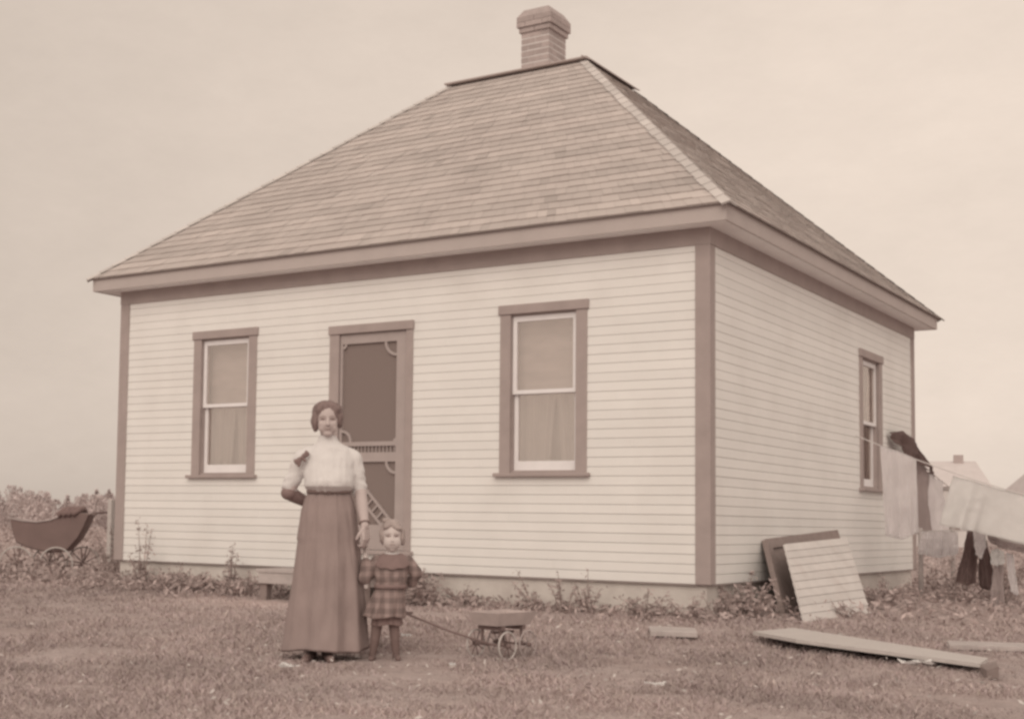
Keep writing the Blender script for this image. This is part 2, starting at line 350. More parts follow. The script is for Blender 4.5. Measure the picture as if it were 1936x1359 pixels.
WIN = {'right': (4.856, 5.733), 'left': (1.083, 1.956)}
DOOR = (2.905, 3.897)
SWIN = (4.52, 5.44)
EXPO = 0.0826; FRZ = 2.868
def clap_wall(T, length, openings, name):
    bm = BM(); tones = []
    # backing
    def rects(z0, z1, u0, u1):
        out = [(u0, u1, z0, z1)]
        for (a0, a1, b0, b1) in openings:
            new = []
            for (p0, p1, q0, q1) in out:
                if a1 <= p0 or a0 >= p1 or b1 <= q0 or b0 >= q1: new.append((p0, p1, q0, q1)); continue
                if p0 < a0: new.append((p0, a0, q0, q1))
                if a1 < p1: new.append((a1, p1, q0, q1))
                m0, m1 = max(p0, a0), min(p1, a1)
                if q0 < b0: new.append((m0, m1, q0, b0))
                if b1 < q1: new.append((m0, m1, b1, q1))
            out = new
        return out
    nb = 0
    for (p0, p1, q0, q1) in rects(0.0, HS, 0.0, length):
        tbox(bm, T, p0, p1, -0.13, 0.0, q0, q1)
    z = 0.0
    while z < FRZ + 0.02:
        z1 = min(z + EXPO, FRZ + 0.03); tone = 1 + random.uniform(-0.018, 0.018)
        # break boards at random butt joints
        cuts = [0.03, length - 0.03]; u = random.uniform(0.8, 3.2)
        while u < length - 0.5: cuts.append(u); u += random.uniform(2.4, 3.8)
        cuts.sort(); jig = random.uniform(-0.0012, 0.0012)
        for c0, c1 in zip(cuts, cuts[1:]):
            for (p0, p1, q0, q1) in rects(z, z1, c0 + 0.0006, c1 - 0.0006):
                if q1 - q0 < 0.02: continue
                g = 0.0015 if abs(q0 - z) < 1e-6 else 0.0
                prof = [(0.0005, q0 + g), (0.0150 + jig, q0 + g + 0.0004), (0.0185 + jig, q0 + g + 0.0036), (0.0165 + jig, q1 - 0.0005), (0.0005, q1 - 0.0003)]
                a = [bm.verts.new(T(p0, o, zz)) for o, zz in prof]; b = [bm.verts.new(T(p1, o, zz)) for o, zz in prof]
                n = len(prof); bm.faces.new(a); bm.faces.new(b[::-1])
                for i in range(n): bm.faces.new((a[i], a[(i+1) % n], b[(i+1) % n], b[i]))
                for _ in range(n+2): tones.append(tone*(1+random.uniform(-0.01, 0.01)))
        z += EXPO
    nf = len(bm.faces); tones = [1.0]*(nf - len(tones)) + tones
    o = obj(name, bm, MT['siding'], house); set_tone(o.data, tones); return o
def win_open(w): return (w[0] + 0.06, w[1] - 0.06, 0.93, 2.42)
clap_wall(FRONT, W, [win_open(WIN['right']), win_open(WIN['left']), (DOOR[0] + 0.06, DOOR[1] - 0.06, 0.20, 2.36)], 'wall')
clap_wall(SIDE, D, [win_open(SWIN)], 'wall')
clap_wall(LEFT, D, [], 'wall')
clap_wall(BACK, W, [], 'wall')
# inside: floor, ceiling (dim room behind the panes)
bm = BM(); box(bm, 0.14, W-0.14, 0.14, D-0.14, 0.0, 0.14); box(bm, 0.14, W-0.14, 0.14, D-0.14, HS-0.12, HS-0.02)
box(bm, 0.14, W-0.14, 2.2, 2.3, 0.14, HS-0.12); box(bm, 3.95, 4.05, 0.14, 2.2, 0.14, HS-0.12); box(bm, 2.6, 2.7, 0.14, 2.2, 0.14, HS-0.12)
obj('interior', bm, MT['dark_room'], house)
# foundation
bm = BM(); box(bm, 0.02, W-0.02, 0.02, D-0.02, -0.55, -0.004); obj('foundation', bm, MT['concrete'], house)
# drip board under the siding
bm = BM()
tbox(bm, FRONT, -0.02, W+0.02, -0.02, 0.0165, -0.009, -0.001); tbox(bm, SIDE, 0.003, D+0.02, -0.02, 0.0165, -0.009, -0.001); tbox(bm, LEFT, 0.003, D+0.02, -0.02, 0.0165, -0.009, -0.001)
obj('drip_board', bm, MT['trim'], house)
# corner boards
for cx, cy, sx, sy in ((W, 0, 1, -1), (0, 0, -1, -1), (W, D, 1, 1), (0, D, -1, 1)):
    bm = BM(); t = 0.034; w = 0.098
    xa, xb = sorted((cx - sx*w, cx + sx*t)); ya, yb = sorted((cy + sy*0.001, cy + sy*t)); box(bm, xa, xb, ya, yb, 0.0, FRZ, 0.004)
    xa, xb = sorted((cx + sx*0.001, cx + sx*(t-0.003))); ya, yb = sorted((cy - sy*w, cy)); box(bm, xa, xb, ya, yb, 0.0, FRZ, 0.004)
    obj('corner_board', bm, MT['trim'], house)
# frieze
bm = BM()
tbox(bm, FRONT, -0.036, W+0.036, 0.001, 0.036, FRZ, HS-0.001); tbox(bm, BACK, -0.036, W+0.036, 0.001, 0.036, FRZ, HS-0.001)
tbox(bm, SIDE, 0.001, D-0.001, 0.001, 0.036, FRZ, HS-0.001); tbox(bm, LEFT, 0.001, D-0.001, 0.001, 0.036, FRZ, HS-0.001)
obj('frieze', bm, MT['trim'], house)
# soffit and fascia
bm = BM()
box(bm, -OV+0.02, W+OV-0.02, -OV+0.02, D+OV-0.02, HS, HS+0.02); obj('soffit', bm, MT['soffit'], house)
bm = BM(); zf0, zf1 = HS-0.006, HS+FAS+0.008
for (x0,x1,y0,y1) in ((-OV, W+OV, -OV, -OV+0.02), (-OV, W+OV, D+OV-0.02, D+OV), (-OV, -OV+0.02, -OV+0.02, D+OV-0.02), (W+OV-0.02, W+OV, -OV+0.02, D+OV-0.02)):
    box(bm, x0, x1, y0, y1, zf0, zf1)
obj('fascia', bm, MT['fascia'], house)

# roof : truncated hip, shingles laid course by course
DK = (2.54, 4.333, 2.817, 4.14, 5.715)
EZ = HS + FAS - 0.006; EO = OV + 0.035
def roof_plane(bm, tones, e0, e1, t0, t1, ncourse, rnd):
    """e0,e1 eave corners, t0,t1 deck corners (left to right seen from outside)"""
    e0, e1, t0, t1 = map(Vector, (e0, e1, t0, t1))
    nrm = (e1 - e0).cross(t0 - e0).normalized()
    if nrm.z < 0: nrm = -nrm
    for c in range(ncourse):
        f0, f1 = c/ncourse, (c + 1.0)/ncourse
        f1b = min(1.0, f1 + 0.25/ncourse)
        A0, A1 = e0.lerp(t0, f0), e1.lerp(t1, f0); B0, B1 = e0.lerp(t0, f1b), e1.lerp(t1, f1b)
        Ln = (A1 - A0).length; s = 0.0
        band = 1 + 0.05*math.sin(c*1.7) + rnd.uniform(-0.03, 0.03)
        while s < Ln - 1e-4:
            w = rnd.choice((0.08, 0.1, 0.12, 0.14, 0.17)) + rnd.uniform(-.015, .015)
            if Ln - s - w < 0.06: w = Ln - s
            q0, q1 = s/Ln, min(1.0, (s + w - 0.0012)/Ln)
            lift = 0.013 + rnd.uniform(-0.003, 0.003); drop = rnd.uniform(-0.006, 0.006)/ (t0 - e0).length
            a0, a1 = e0.lerp(t0, max(0, f0 + drop)).lerp(e1.lerp(t1, max(0, f0 + drop)), q0), e0.lerp(t0, max(0, f0 + drop)).lerp(e1.lerp(t1, max(0, f0 + drop)), q1)
            b0, b1 = B0.lerp(B1, q0), B0.lerp(B1, q1)
            v = [bm.verts.new(a0 + nrm*lift), bm.verts.new(a1 + nrm*lift), bm.verts.new(b1 + nrm*0.001), bm.verts.new(b0 + nrm*0.001), bm.verts.new(a0 - nrm*0.004), bm.verts.new(a1 - nrm*0.004)]
            bm.faces.new(v[:4]); bm.faces.new((v[4], v[5], v[1], v[0]))
            pt = (a0 + b1)/2
            cl = noise.noise(Vector((pt.x*1.6, pt.y*1.6, pt.z*2.4)))
            tn = band*(1 + rnd.uniform(-0.045, 0.045) + 0.07*cl + 0.05*noise.noise(Vector((pt.x*3.2, pt.y*3.2, pt.z*9))))
            if rnd.random() < 0.05: tn *= rnd.uniform(0.84, 0.93)
            tones += [tn, tn*0.88]
            s += w
    # under-sheet keeps the attic dark
    bm.faces.new([bm.verts.new(p - nrm*0.006) for p in (e0, e1, t1, t0)]); tones.append(0.8)
E4 = [(-EO, -EO, EZ), (W+EO, -EO, EZ), (W+EO, D+EO, EZ), (-EO, D+EO, EZ)]
T4 = [(DK[0], DK[2], DK[4]), (DK[1], DK[2], DK[4]), (DK[1], DK[3], DK[4]), (DK[0], DK[3], DK[4])]
bm = BM(); tones = []; rr = random.Random(3)
for k in range(4): roof_plane(bm, tones, E4[k], E4[(k+1) % 4], T4[k], T4[(k+1) % 4], 29, rr)
me = bpy.data.meshes.new('roof'); bm.to_mesh(me); bm.free(); roof = link('roof', me, MT['shingle'], house); set_tone(me, tones)
for k in range(4):   # hip caps : saddle shingles over each hip
    bm = BM(); tones = []
    e, t = Vector(E4[k]), Vector(T4[k]); ax = (t - e); Lh = ax.length; ax.normalize()
    pe = (Vector(E4[(k+1) % 4]) - e).normalized(); pm = (Vector(E4[k-1]) - e).normalized()
    n1 = pe.cross(Vector(T4[(k+1) % 4]) - Vector(E4[(k+1) % 4])).normalized(); n1 = n1 if n1.z > 0 else -n1
    n2 = pm.cross(Vector(T4[k-1]) - Vector(E4[k-1])).normalized(); n2 = n2 if n2.z > 0 else -n2
    d1 = (pe - ax*pe.dot(ax)).normalized(); d2 = (pm - ax*pm.dot(ax)).normalized()
    up = (n1 + n2).normalized(); ncap = 30
    for c in range(ncap):
        s0 = Lh*c/ncap - 0.02; s1 = Lh*(c + 1.25)/ncap; s1 = min(s1, Lh); wj = random.uniform(0.066, 0.080)
        lo, hi = 0.021, 0.012
        p0, p1 = e + ax*s0, e + ax*s1
        v = [bm.verts.new(x) for x in (p0 + d1*wj + n1*lo, p0 + up*(lo+.003), p0 + d2*wj + n2*lo, p1 + d1*wj + n1*hi, p1 + up*(hi+.003), p1 + d2*wj + n2*hi,
                                       p0 + d1*wj + n1*0.004, p0 + up*0.004, p0 + d2*wj + n2*0.004)]
        for f in ((0,1,4,3), (1,2,5,4), (6,7,1,0), (7,8,2,1)): bm.faces.new([v[i] for i in f])
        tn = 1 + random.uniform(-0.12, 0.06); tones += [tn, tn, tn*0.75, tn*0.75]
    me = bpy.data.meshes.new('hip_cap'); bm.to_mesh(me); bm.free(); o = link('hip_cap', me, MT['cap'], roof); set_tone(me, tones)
# flat deck with a projecting board edge
bm = BM(); x0, x1, y0, y1, zd = DK; e = 0.075
box(bm, x0-0.035, x1+e-0.03, y0-e, y1-0.02, zd+0.010, zd+0.030, 0.003); obj('roof_deck', bm, MT['deck'], roof)
bm = BM()
poly_prism(bm, [(x1+e-0.09, y0-e-0.01, zd+0.046), (x1+e-0.09, y1-0.05, zd+0.046), (x1+e+0.03, y1-0.05, zd-0.02), (x1+e+0.03, y0-e-0.01, zd-0.02)], (0.0, 0, -0.014))
obj('deck_edge_board', bm, MT['trim'], roof)

# chimney
def build_chimney():
    cx0, cx1, cy0, cy1 = 3.305, 3.672, 3.20, 3.64; z = DK[4] + 0.03
    bm = BM(); tones = []
    root = obj('chimney', BM(), None, house)
    bm2 = BM(); box(bm2, cx0+0.006, cx1-0.006, cy0+0.006, cy1-0.006, z-0.1, z+0.60); box(bm2, cx0-0.028, cx1+0.028, cy0-0.028, cy1+0.028, z+0.56, z+0.80); 
    h = 0.058; j = 0.018
    offs = [0]*8 + [0.022, 0.044, 0.044]
    top = z
    for c, of in enumerate(offs):
        a0, a1, b0, b1 = cx0-of, cx1+of, cy0-of, cy1+of; zz0, zz1 = top, top + h
        gap = j if c < 7 else 0.005
        st = 0.5 if c % 2 else 0.0
        for (fx, L, base, fixed, th) in (('x', a1-a0, a0, b0, 1), ('x', a1-a0, a0, b1, -1), ('y', b1-b0, b0, a0, 1), ('y', b1-b0, b0, a1, -1)):
            nb = 2; wd = L/nb; edges = sorted({0.0, L} | {max(0.0, min(L, (k + st)*wd)) for k in range(nb + 1)})
            for q0, q1 in zip(edges, edges[1:]):
                if q1 - q0 < 0.03: continue
                s0, s1 = base + q0 + (0 if q0 == 0 else 0.0028), base + q1 - (0 if q1 == L else 0.0028)
                t0, t1 = sorted((fixed, fixed + th*0.09)); n0 = len(bm.faces); jj = random.uniform(-.002, .002)
                if fx == 'x': box(bm, s0, s1, t0 + jj, t1 + jj, zz0, zz1)
                else: box(bm, t0 + jj + 0.0005, t1 + jj - 0.0005, s0 + 0.092 if q0 == 0 else s0, s1 - 0.092 if q1 == L else s1, zz0 + .0005, zz1 - .0005)
                tn = 1 + random.uniform(-0.13, 0.13); tones += [tn]*(len(bm.faces) - n0)
        top += h + gap
    n = len(bm.faces); me = root.data; bmesh.ops.recalc_face_normals(bm, faces=bm.faces); bm.to_mesh(me); bm.free(); me.materials.append(MT['brick']); set_tone(me, tones)
    bm2.free(); bm2 = BM()
    box(bm2, cx0+0.003, cx1-0.003, cy0+0.003, cy1-0.003, z-0.06, top-0.03)
    obj('mortar', bm2, MT['mortar'], root)
    bm3 = BM(); wz = top - 0.004       # sloping cement wash on the corbelled cap
    o1, o2 = 0.043, -0.02
    A_ = [(cx0-o1, cy0-o1), (cx1+o1, cy0-o1), (cx1+o1, cy1+o1), (cx0-o1, cy1+o1)]; B_ = [(cx0-o2, cy0-o2), (cx1+o2, cy0-o2), (cx1+o2, cy1+o2), (cx0-o2, cy1+o2)]
    lo = [bm3.verts.new((x, y, wz)) for x, y in A_]; hi = [bm3.verts.new((x, y, wz + 0.10)) for x, y in B_]
    for k in range(4): bm3.faces.new((lo[k], lo[(k+1) % 4], hi[(k+1) % 4], hi[k]))
    bm3.faces.new(hi); bm3.faces.new(lo[::-1]); obj('cement_wash', bm3, MT['brick'], root); set_tone(root.children[-1].data if False else bpy.data.objects['cement_wash'].data, [1.0]*6)
build_chimney()

# windows
def curtain(T, u0, u1, z0, z1, o, folds, amp, seed, pull=0.0):
    bm = BM(); n = 70; rows = 8; g = []
    for i in range(rows + 1):
        z = z0 + (z1 - z0)*i/rows; row = []
        for k in range(n + 1):
            s = k/n; off = amp*(math.sin(s*folds*6.28 + seed) + 0.5*math.sin(s*folds*2.3*6.28 + seed*2 + i*0.1))
            q_ = pull*(1 - i/rows)**0.7; a_, b_ = (u0, u1 + q_) if pull < 0 else (u0 + q_, u1)
            row.append(bm.verts.new(T(a_ + (b_ - a_)*s, o + off, z)))
        g.append(row)
    for a, b in zip(g, g[1:]):
        for k in range(n): bm.faces.new((a[k], a[k+1], b[k+1], b[k]))
    return bm
def window(T, w, bare=False):
    u0, u1 = w; zb, zt = 0.905, 2.486; cw = 0.108
    bm = BM()
    tbox(bm, T, u0, u0 + cw, 0.001, 0.032, 0.94, 2.399, 0.003); tbox(bm, T, u1 - cw, u1, 0.001, 0.032, 0.94, 2.399, 0.003)
    tbox(bm, T, u0 - 0.016, u1 + 0.016, 0.001, 0.046, 2.399, zt, 0.004)
    root = obj('window', bm, MT['trim'], house)
    bm = BM(); tbox(bm, T, u0 - 0.045, u1 + 0.035, 0.001, 0.075, zb, 0.940, 0.005); obj('sill', bm, MT['trim'], root)
    bm = BM(); i0, i1 = u0 + cw, u1 - cw      # jamb lining
    tbox(bm, T, i0 - 0.03, i0 + 0.004, -0.12, -0.001, 0.941, 2.398); tbox(bm, T, i1 - 0.004, i1 + 0.03, -0.12, -0.001, 0.941, 2.398)
    tbox(bm, T, i0 + 0.0045, i1 - 0.0045, -0.12, -0.001, 2.385, 2.42); tbox(bm, T, i0 + 0.0045, i1 - 0.0045, -0.12, -0.001, 0.925, 0.965)
    obj('jamb', bm, MT['trim'], root)
    j0, j1 = i0 + 0.006, i1 - 0.006
    # upper sash
    bm = BM(); s = 0.04; za, zc = 1.664, 2.383
    tbox(bm, T, j0, j0 + s, -0.045, -0.012, za, zc); tbox(bm, T, j1 - s, j1, -0.045, -0.012, za, zc)
    tbox(bm, T, j0 + s, j1 - s, -0.045, -0.012, zc - 0.05, zc); tbox(bm, T, j0 + s, j1 - s, -0.045, -0.012, za, za + 0.036)
    up = obj('sash', bm, MT['sash'], root)
    bm = BM(); tbox(bm, T, j0 + s, j1 - s, -0.032, -0.028, za + 0.036, zc - 0.05); obj('pane', bm, MT['glass'], root)
    # lower sash
    bm = BM(); za, zc = 0.967, 1.70
    tbox(bm, T, j0, j0 + s, -0.082, -0.050, za, zc); tbox(bm, T, j1 - s, j1, -0.082, -0.050, za, zc)
    tbox(bm, T, j0 + s, j1 - s, -0.082, -0.050, za, za + 0.085); tbox(bm, T, j0 + s, j1 - s, -0.082, -0.050, zc - 0.034, zc)
    obj('sash', bm, MT['sash'], root)
    bm = BM(); tbox(bm, T, j0 + s, j1 - s, -0.068, -0.064, za + 0.085, zc - 0.034); obj('pane', bm, MT['glass'], root)
    if not bare:
        obj('roller_blind', curtain(T, j0 - 0.02, j1 + 0.02, 1.60, 2.40, -0.16, 0.5, 0.004, 1), MT['blind'], root, True)
        m = (j0 + j1)/2 
        obj('curtain', curtain(T, j0 - 0.02, m + 0.075, 0.94, 1.66, -0.104, 2.6, 0.019, 0.4, -0.07), MT['lace'], root, True)
        obj('curtain', curtain(T, m + 0.085, j1 + 0.02, 0.94, 1.66, -0.104, 1.7, 0.019, 1.7, 0.06), MT['lace'], root, True)
        obj('curtain', curtain(T, j0 - 0.02, j1 + 0.02, 0.94, 1.66, -0.17, 2.5, 0.012, 2.9), MT['lace'], root, True)
    else:
        obj('roller_blind', curtain(T, j0 - 0.02, j1 + 0.02, 1.66, 2.40, -0.14, 0.5, 0.004, 1), MT['sheet'], root, True)
        obj('curtain', curtain(T, j0 + 0.12, j0 + 0.30, 0.94, 1.70, -0.2, 2, 0.02, 0.4), MT['grey_cloth'], root, True)
    return root
window(FRONT, WIN['left']); window(FRONT, WIN['right']); window(SIDE, SWIN, True)

# screen door
def quarter(T, cu, cz, r, a0, a1, o0, o1, wd, bm):
    n = 10
    for k in range(n):
        q = [a0 + (a1 - a0)*k/n, a0 + (a1 - a0)*(k + 1)/n]
        pts = []
        for rr_, a in ((r, q[0]), (r, q[1]), (r - wd, q[1]), (r - wd, q[0])):
            pts.append(T(cu + rr_*math.cos(a), o0, cz + rr_*math.sin(a)))
        poly_prism(bm, pts, T(0, o1, 0) - T(0, o0, 0))
def build_door():
    T = FRONT; u0, u1 = DOOR
    bm = BM(); cl, cr = 0.118, 0.075
    tbox(bm, T, u0, u0 + cl, 0.001, 0.034, 0.20, 2.337, 0.003); tbox(bm, T, u1 - cr, u1, 0.001, 0.034, 0.20, 2.337, 0.003)
    tbox(bm, T, u0 - 0.01, u1 + 0.01, 0.001, 0.048, 2.337, 2.424, 0.004)
    root = obj('door', bm, MT['trim'], house)
    bm = BM(); tbox(bm, T, u0 - 0.03, u1 + 0.03, 0.001, 0.085, 0.160, 0.199, 0.005); obj('threshold', bm, MT['trim'], root)
    a, b = u0 + cl + 0.005, u1 - cr - 0.005; ls, rs = 0.028, 0.115
    bm = BM(); o0, o1 = -0.022, 0.012
    tbox(bm, T, a, a + ls, o0, o1, 0.205, 2.332); tbox(bm, T, b - rs, b, o0, o1, 0.205, 2.332)
    p, q = a + ls, b - rs
    for z0, z1 in ((2.236, 2.332), (1.215, 1.258), (1.060, 1.152), (0.205, 0.445)): tbox(bm, T, p, q, o0, o1, z0, z1)
    fr = obj('screen_door_frame', bm, MT['door_paint'], root)
    bm = BM(); tbox(bm, T, p, q, -0.016, -0.014, 0.445, 2.236); obj('fly_screen', bm, MT['screen'], root)
    n = 15
    for k in range(n):
        bm = BM(); x = p + (q - p)*(k + 0.5)/n; tube(bm, [T(x, -0.004, 1.152), T(x, -0.004, 1.17), T(x, -0.004, 1.19), T(x, -0.004, 1.215)], 0.007, 6); obj('spindle', bm, MT['door_paint'], root)
    def bracket(cu, cz, a0, a1, r=0.12):
        bm = BM(); quarter(T, cu, cz, r, a0, a1, -0.012, 0.010, 0.026, bm); obj('bracket', bm, MT['door_paint'], root)
    PI = math.pi
    bracket(q, 2.236, PI, 1.5*PI, 0.145); bracket(p, 1.258, 0, 0.5*PI); bracket(q, 1.060, PI, 1.5*PI); bracket(p, 1.060, 1.5*PI, 2*PI); bracket(q, 1.258, 0.5*PI, PI, 0.001 + 0.03); bracket(p, 2.236, 1.5*PI, 2*PI, 0.05)
    # slanting ladder brace across the lower screen
    A0, A1 = Vector((p + 0.02, 0, 1.0)), Vector((q - 0.09, 0, 0.45)); dr = (A1 - A0).normalized(); pn = Vector((dr.z, 0, -dr.x)); pn = pn if pn.x > 0 else -pn
    bm = BM()
    def bar(s, e, w):
        s2, e2 = s, e; dd = (e2 - s2).normalized(); n_ = Vector((-dd.z, 0, dd.x))*w/2
        poly_prism(bm, [T(v.x, -0.012, v.z) for v in (s2 + n_, e2 + n_, e2 - n_, s2 - n_)], Vector((0, -0.02, 0)))
    bar(A0 + pn*0.055, A1 + pn*0.055, 0.026); bar(A0 - pn*0.055, A1 - pn*0.055, 0.026)
    Lb = (A1 - A0).length; nb = 9
    for k in range(nb):
        c = A0 + dr*Lb*(k + 0.5)/nb; bar(c - pn*0.043, c + pn*0.043, 0.018)
    obj('ladder_brace', bm, MT['door_paint'], root)
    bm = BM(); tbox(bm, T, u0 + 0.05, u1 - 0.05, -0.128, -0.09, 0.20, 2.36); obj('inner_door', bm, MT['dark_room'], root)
    bm = BM(); tbox(bm, T, a + 0.006, a + 0.022, 0.012, 0.03, 1.12, 1.2, 0.003); obj('handle', bm, MT['wagon_trim'], root)
build_door()

# front step
st = thing('front_step', 'low grey wooden step platform below the screen door', 'step', (3.35, -0.55, gz(3.35, -0.55)))
sz = st.location.z
def step_box(name, x0, x1, y0, y1, z0, z1, m='wood_grey'):
    bm = BM(); box(bm, x0 - 3.35, x1 - 3.35, y0 + 0.55, y1 + 0.55, z0 - sz, z1 - sz, 0.004); return obj(name, bm, MT[m], st)
for k in range(5): step_box('tread_board', 2.72, 4.02, -0.90 + k*0.175, -0.90 + k*0.175 + 0.169, -0.022, 0.012)
step_box('front_board', 2.74, 4.00, -0.892, -0.866, -0.125, -0.023)
for x in (2.78, 3.92): step_box('leg', x - 0.04, x + 0.04, -0.86, -0.78, sz - 0.05, -0.023, 'wood_dark'); step_box('side_board', x - 0.013, x + 0.013, -0.86, -0.06, -0.12, -0.024)

# ------------------------------------------------------------------ blob modelling for bodies and clothing
def prim_mesh(prims):
    bm = BM()
    for p in prims:
        if p[0] == 'cap':
            _, p0, r0, p1, r1 = p; p0, p1 = Vector(p0), Vector(p1)
            t = BM(); 
            for c, r in ((p0, r0), (p1, r1)):
                bmesh.ops.create_uvsphere(t, u_segments=14, v_segments=9, radius=r, matrix=Matrix.Translation(c))
            g = bmesh.ops.convex_hull(t, input=t.verts[:]); 
            bmesh.ops.delete(t, geom=[x for x in g['geom_interior'] + g['geom_unused'] if isinstance(x, bmesh.types.BMVert)], context='VERTS')
            me = bpy.data.meshes.new('t'); t.to_mesh(me); t.free(); bm.from_mesh(me); bpy.data.meshes.remove(me)
        elif p[0] == 'ell':
            _, c, r, rot = p if len(p) == 4 else (p + ((0,0,0),))
            mx = Matrix.Translation(Vector(c)) @ Euler(rot).to_matrix().to_4x4() @ Matrix.Diagonal((r[0], r[1], r[2], 1))
            bmesh.ops.create_uvsphere(bm, u_segments=22, v_segments=14, radius=1.0, matrix=mx)
        elif p[0] == 'loft':
            rings = []
            for (cx, cy_, z, rx, ry) in p[1]:
                rings.append([bm.verts.new((cx + rx*math.cos(2*math.pi*k/28), cy_ + ry*math.sin(2*math.pi*k/28), z)) for k in range(28)])
            for a, b in zip(rings, rings[1:]):
                for k in range(28): bm.faces.new((a[k], a[(k+1) % 28], b[(k+1) % 28], b[k]))
            bm.faces.new(rings[0][::-1]); bm.faces.new(rings[-1])
    bmesh.ops.recalc_face_normals(bm, faces=bm.faces)
    return bm
def blob(name, prims, voxel, material, parent, smooth=4, deform=None):
    bm = prim_mesh(prims); me = bpy.data.meshes.new(name); bm.to_mesh(me); bm.free()
    o = bpy.data.objects.new(name, me); COL.objects.link(o)
    m = o.modifiers.new('r', 'REMESH'); m.mode = 'VOXEL'; m.voxel_size = voxel
    s = o.modifiers.new('s', 'SMOOTH'); s.iterations = smooth; s.factor = 0.5
    dg = bpy.context.evaluated_depsgraph_get(); dg.update()
    new = bpy.data.meshes.new_from_object(o.evaluated_get(dg)); new.name = name
    o.modifiers.clear(); o.data = new; bpy.data.meshes.remove(me)
    if deform:
        n = len(new.vertices); co = np.empty(n*3, np.float32); new.vertices.foreach_get('co', co); co = co.reshape(-1, 3).astype(float)
        co = deform(co); new.vertices.foreach_set('co', co.astype(np.float32).ravel()); new.update()
    new.materials.clear(); new.materials.append(material); new.polygons.foreach_set('use_smooth', [True]*len(new.polygons))
    o.parent = parent
    return o
def hand(pr, Wp, d, n, t, s=1.0, curl=(0.5, 0.6, 0.5), thumb=0.5):
    """Wp wrist, d along palm, n the way the fingers curl, t towards the thumb side"""
    Wp, d, n, t = Vector(Wp), Vector(d).normalized(), Vector(n).normalized(), Vector(t).normalized()
    kn = []
    for k, (o, ln) in enumerate(((0.029, 0.086), (0.010, 0.090), (-0.010, 0.086), (-0.028, 0.078))):
        K = Wp + (d*ln + t*o)*s; kn.append(K)
        pr.append(('cap', Wp + t*o*0.55*s, 0.0155*s, K, 0.0115*s))
    for a, b in zip(kn, kn[1:]): pr.append(('cap', a - d*0.02*s, 0.0115*s, b - d*0.02*s, 0.0115*s))
    for k, K in enumerate(kn):
        ln = (0.040, 0.045, 0.042, 0.033)[k]*s; ang = 0.0; p = K
        for i, (fac, r0, r1) in enumerate(((1.0, 0.0100, 0.0092), (0.65, 0.0092, 0.0085), (0.52, 0.0085, 0.0072))):
            ang += curl[i] + 0.05*k; q = p + (d*math.cos(ang) + n*math.sin(ang))*ln*fac
            pr.append(('cap', p, r0*s, q, r1*s)); p = q
    b0 = Wp + (d*0.022 + t*0.022)*s; dd = (d*0.62 + t*0.62 + n*thumb).normalized(); b1 = b0 + dd*0.044*s; b2 = b1 + (dd*0.8 + d*0.4 + n*thumb*0.6).normalized()*0.032*s
    pr.append(('cap', b0, 0.015*s, b1, 0.0115*s)); pr.append(('cap', b1, 0.0112*s, b2, 0.0085*s))

def head_prims(pr, c, w, h, chin, round_=0.0):
    """c head centre (x,y,z); w half face width; h half head height (skull); chin z"""
    x, y, z = c
    pr += [('ell', (x, y + 0.012, z + 0.015*h/0.11), (w*1.06, w*1.28, h*0.86)),
           ('ell', (x, y - w*0.22, z - h*0.30), (w*0.90, w*0.95, h*0.62)),
           ('ell', (x, y - w*(0.62 - .06*round_), chin + h*(0.20 + .03*round_)), (w*(0.42 - .04*round_), w*0.40, h*(0.20 + .02*round_))),
           ('ell', (x - w*0.50, y - w*0.62, z - h*0.27), (w*0.34, w*0.32, h*0.24)), ('ell', (x + w*0.50, y - w*0.62, z - h*0.27), (w*0.34, w*0.32, h*0.24)),
           ('ell', (x - w*(0.50 + .05*round_), y - w*0.55, z - h*0.48), (w*(0.34 + .04*round_), w*0.38, h*(0.26 + .02*round_))), ('ell', (x + w*(0.50 + .05*round_), y - w*0.55, z - h*0.48), (w*(0.34 + .04*round_), w*0.38, h*(0.26 + .02*round_))),
           ('ell', (x, y - w*(0.22 + .12*round_), z - h*(0.30 + .10*round_)), (w*(0.86 + .10*round_), w*0.92, h*(0.55 + .05*round_))),
           ('cap', (x, y - w*1.02, z + h*0.05), w*0.12*(1 - .3*round_), (x, y - w*(1.30 - .1*round_), z - h*0.30), w*0.17),
           ('ell', (x, y - w*1.10, z - h*0.33), (w*0.27, w*0.2, h*0.08)),
           ('ell', (x, y - w*0.98, z - h*0.55), (w*0.33, w*0.16, h*0.09)),
           ('ell', (x, y - w*0.80, z + h*0.16), (w*0.72, w*0.22, h*0.10)),
           ('ell', (x - w*1.03, y + w*0.12, z - h*0.10), (w*0.10, w*0.26, h*0.24)), ('ell', (x + w*1.03, y + w*0.12, z - h*0.10), (w*0.10, w*0.26, h*0.24))]
def head_dents(c, w, h):
    def f(co):
        for sx in (-1, 1):
            q = np.array([c[0] + sx*w*0.42, c[1] - w*1.02, c[2] - h*0.03]); d2 = ((co - q)**2/np.array([w*0.26, w*0.7, h*0.12])**2).sum(1)
            co[:, 1] += w*0.17*np.exp(-d2)
        return co
    return f
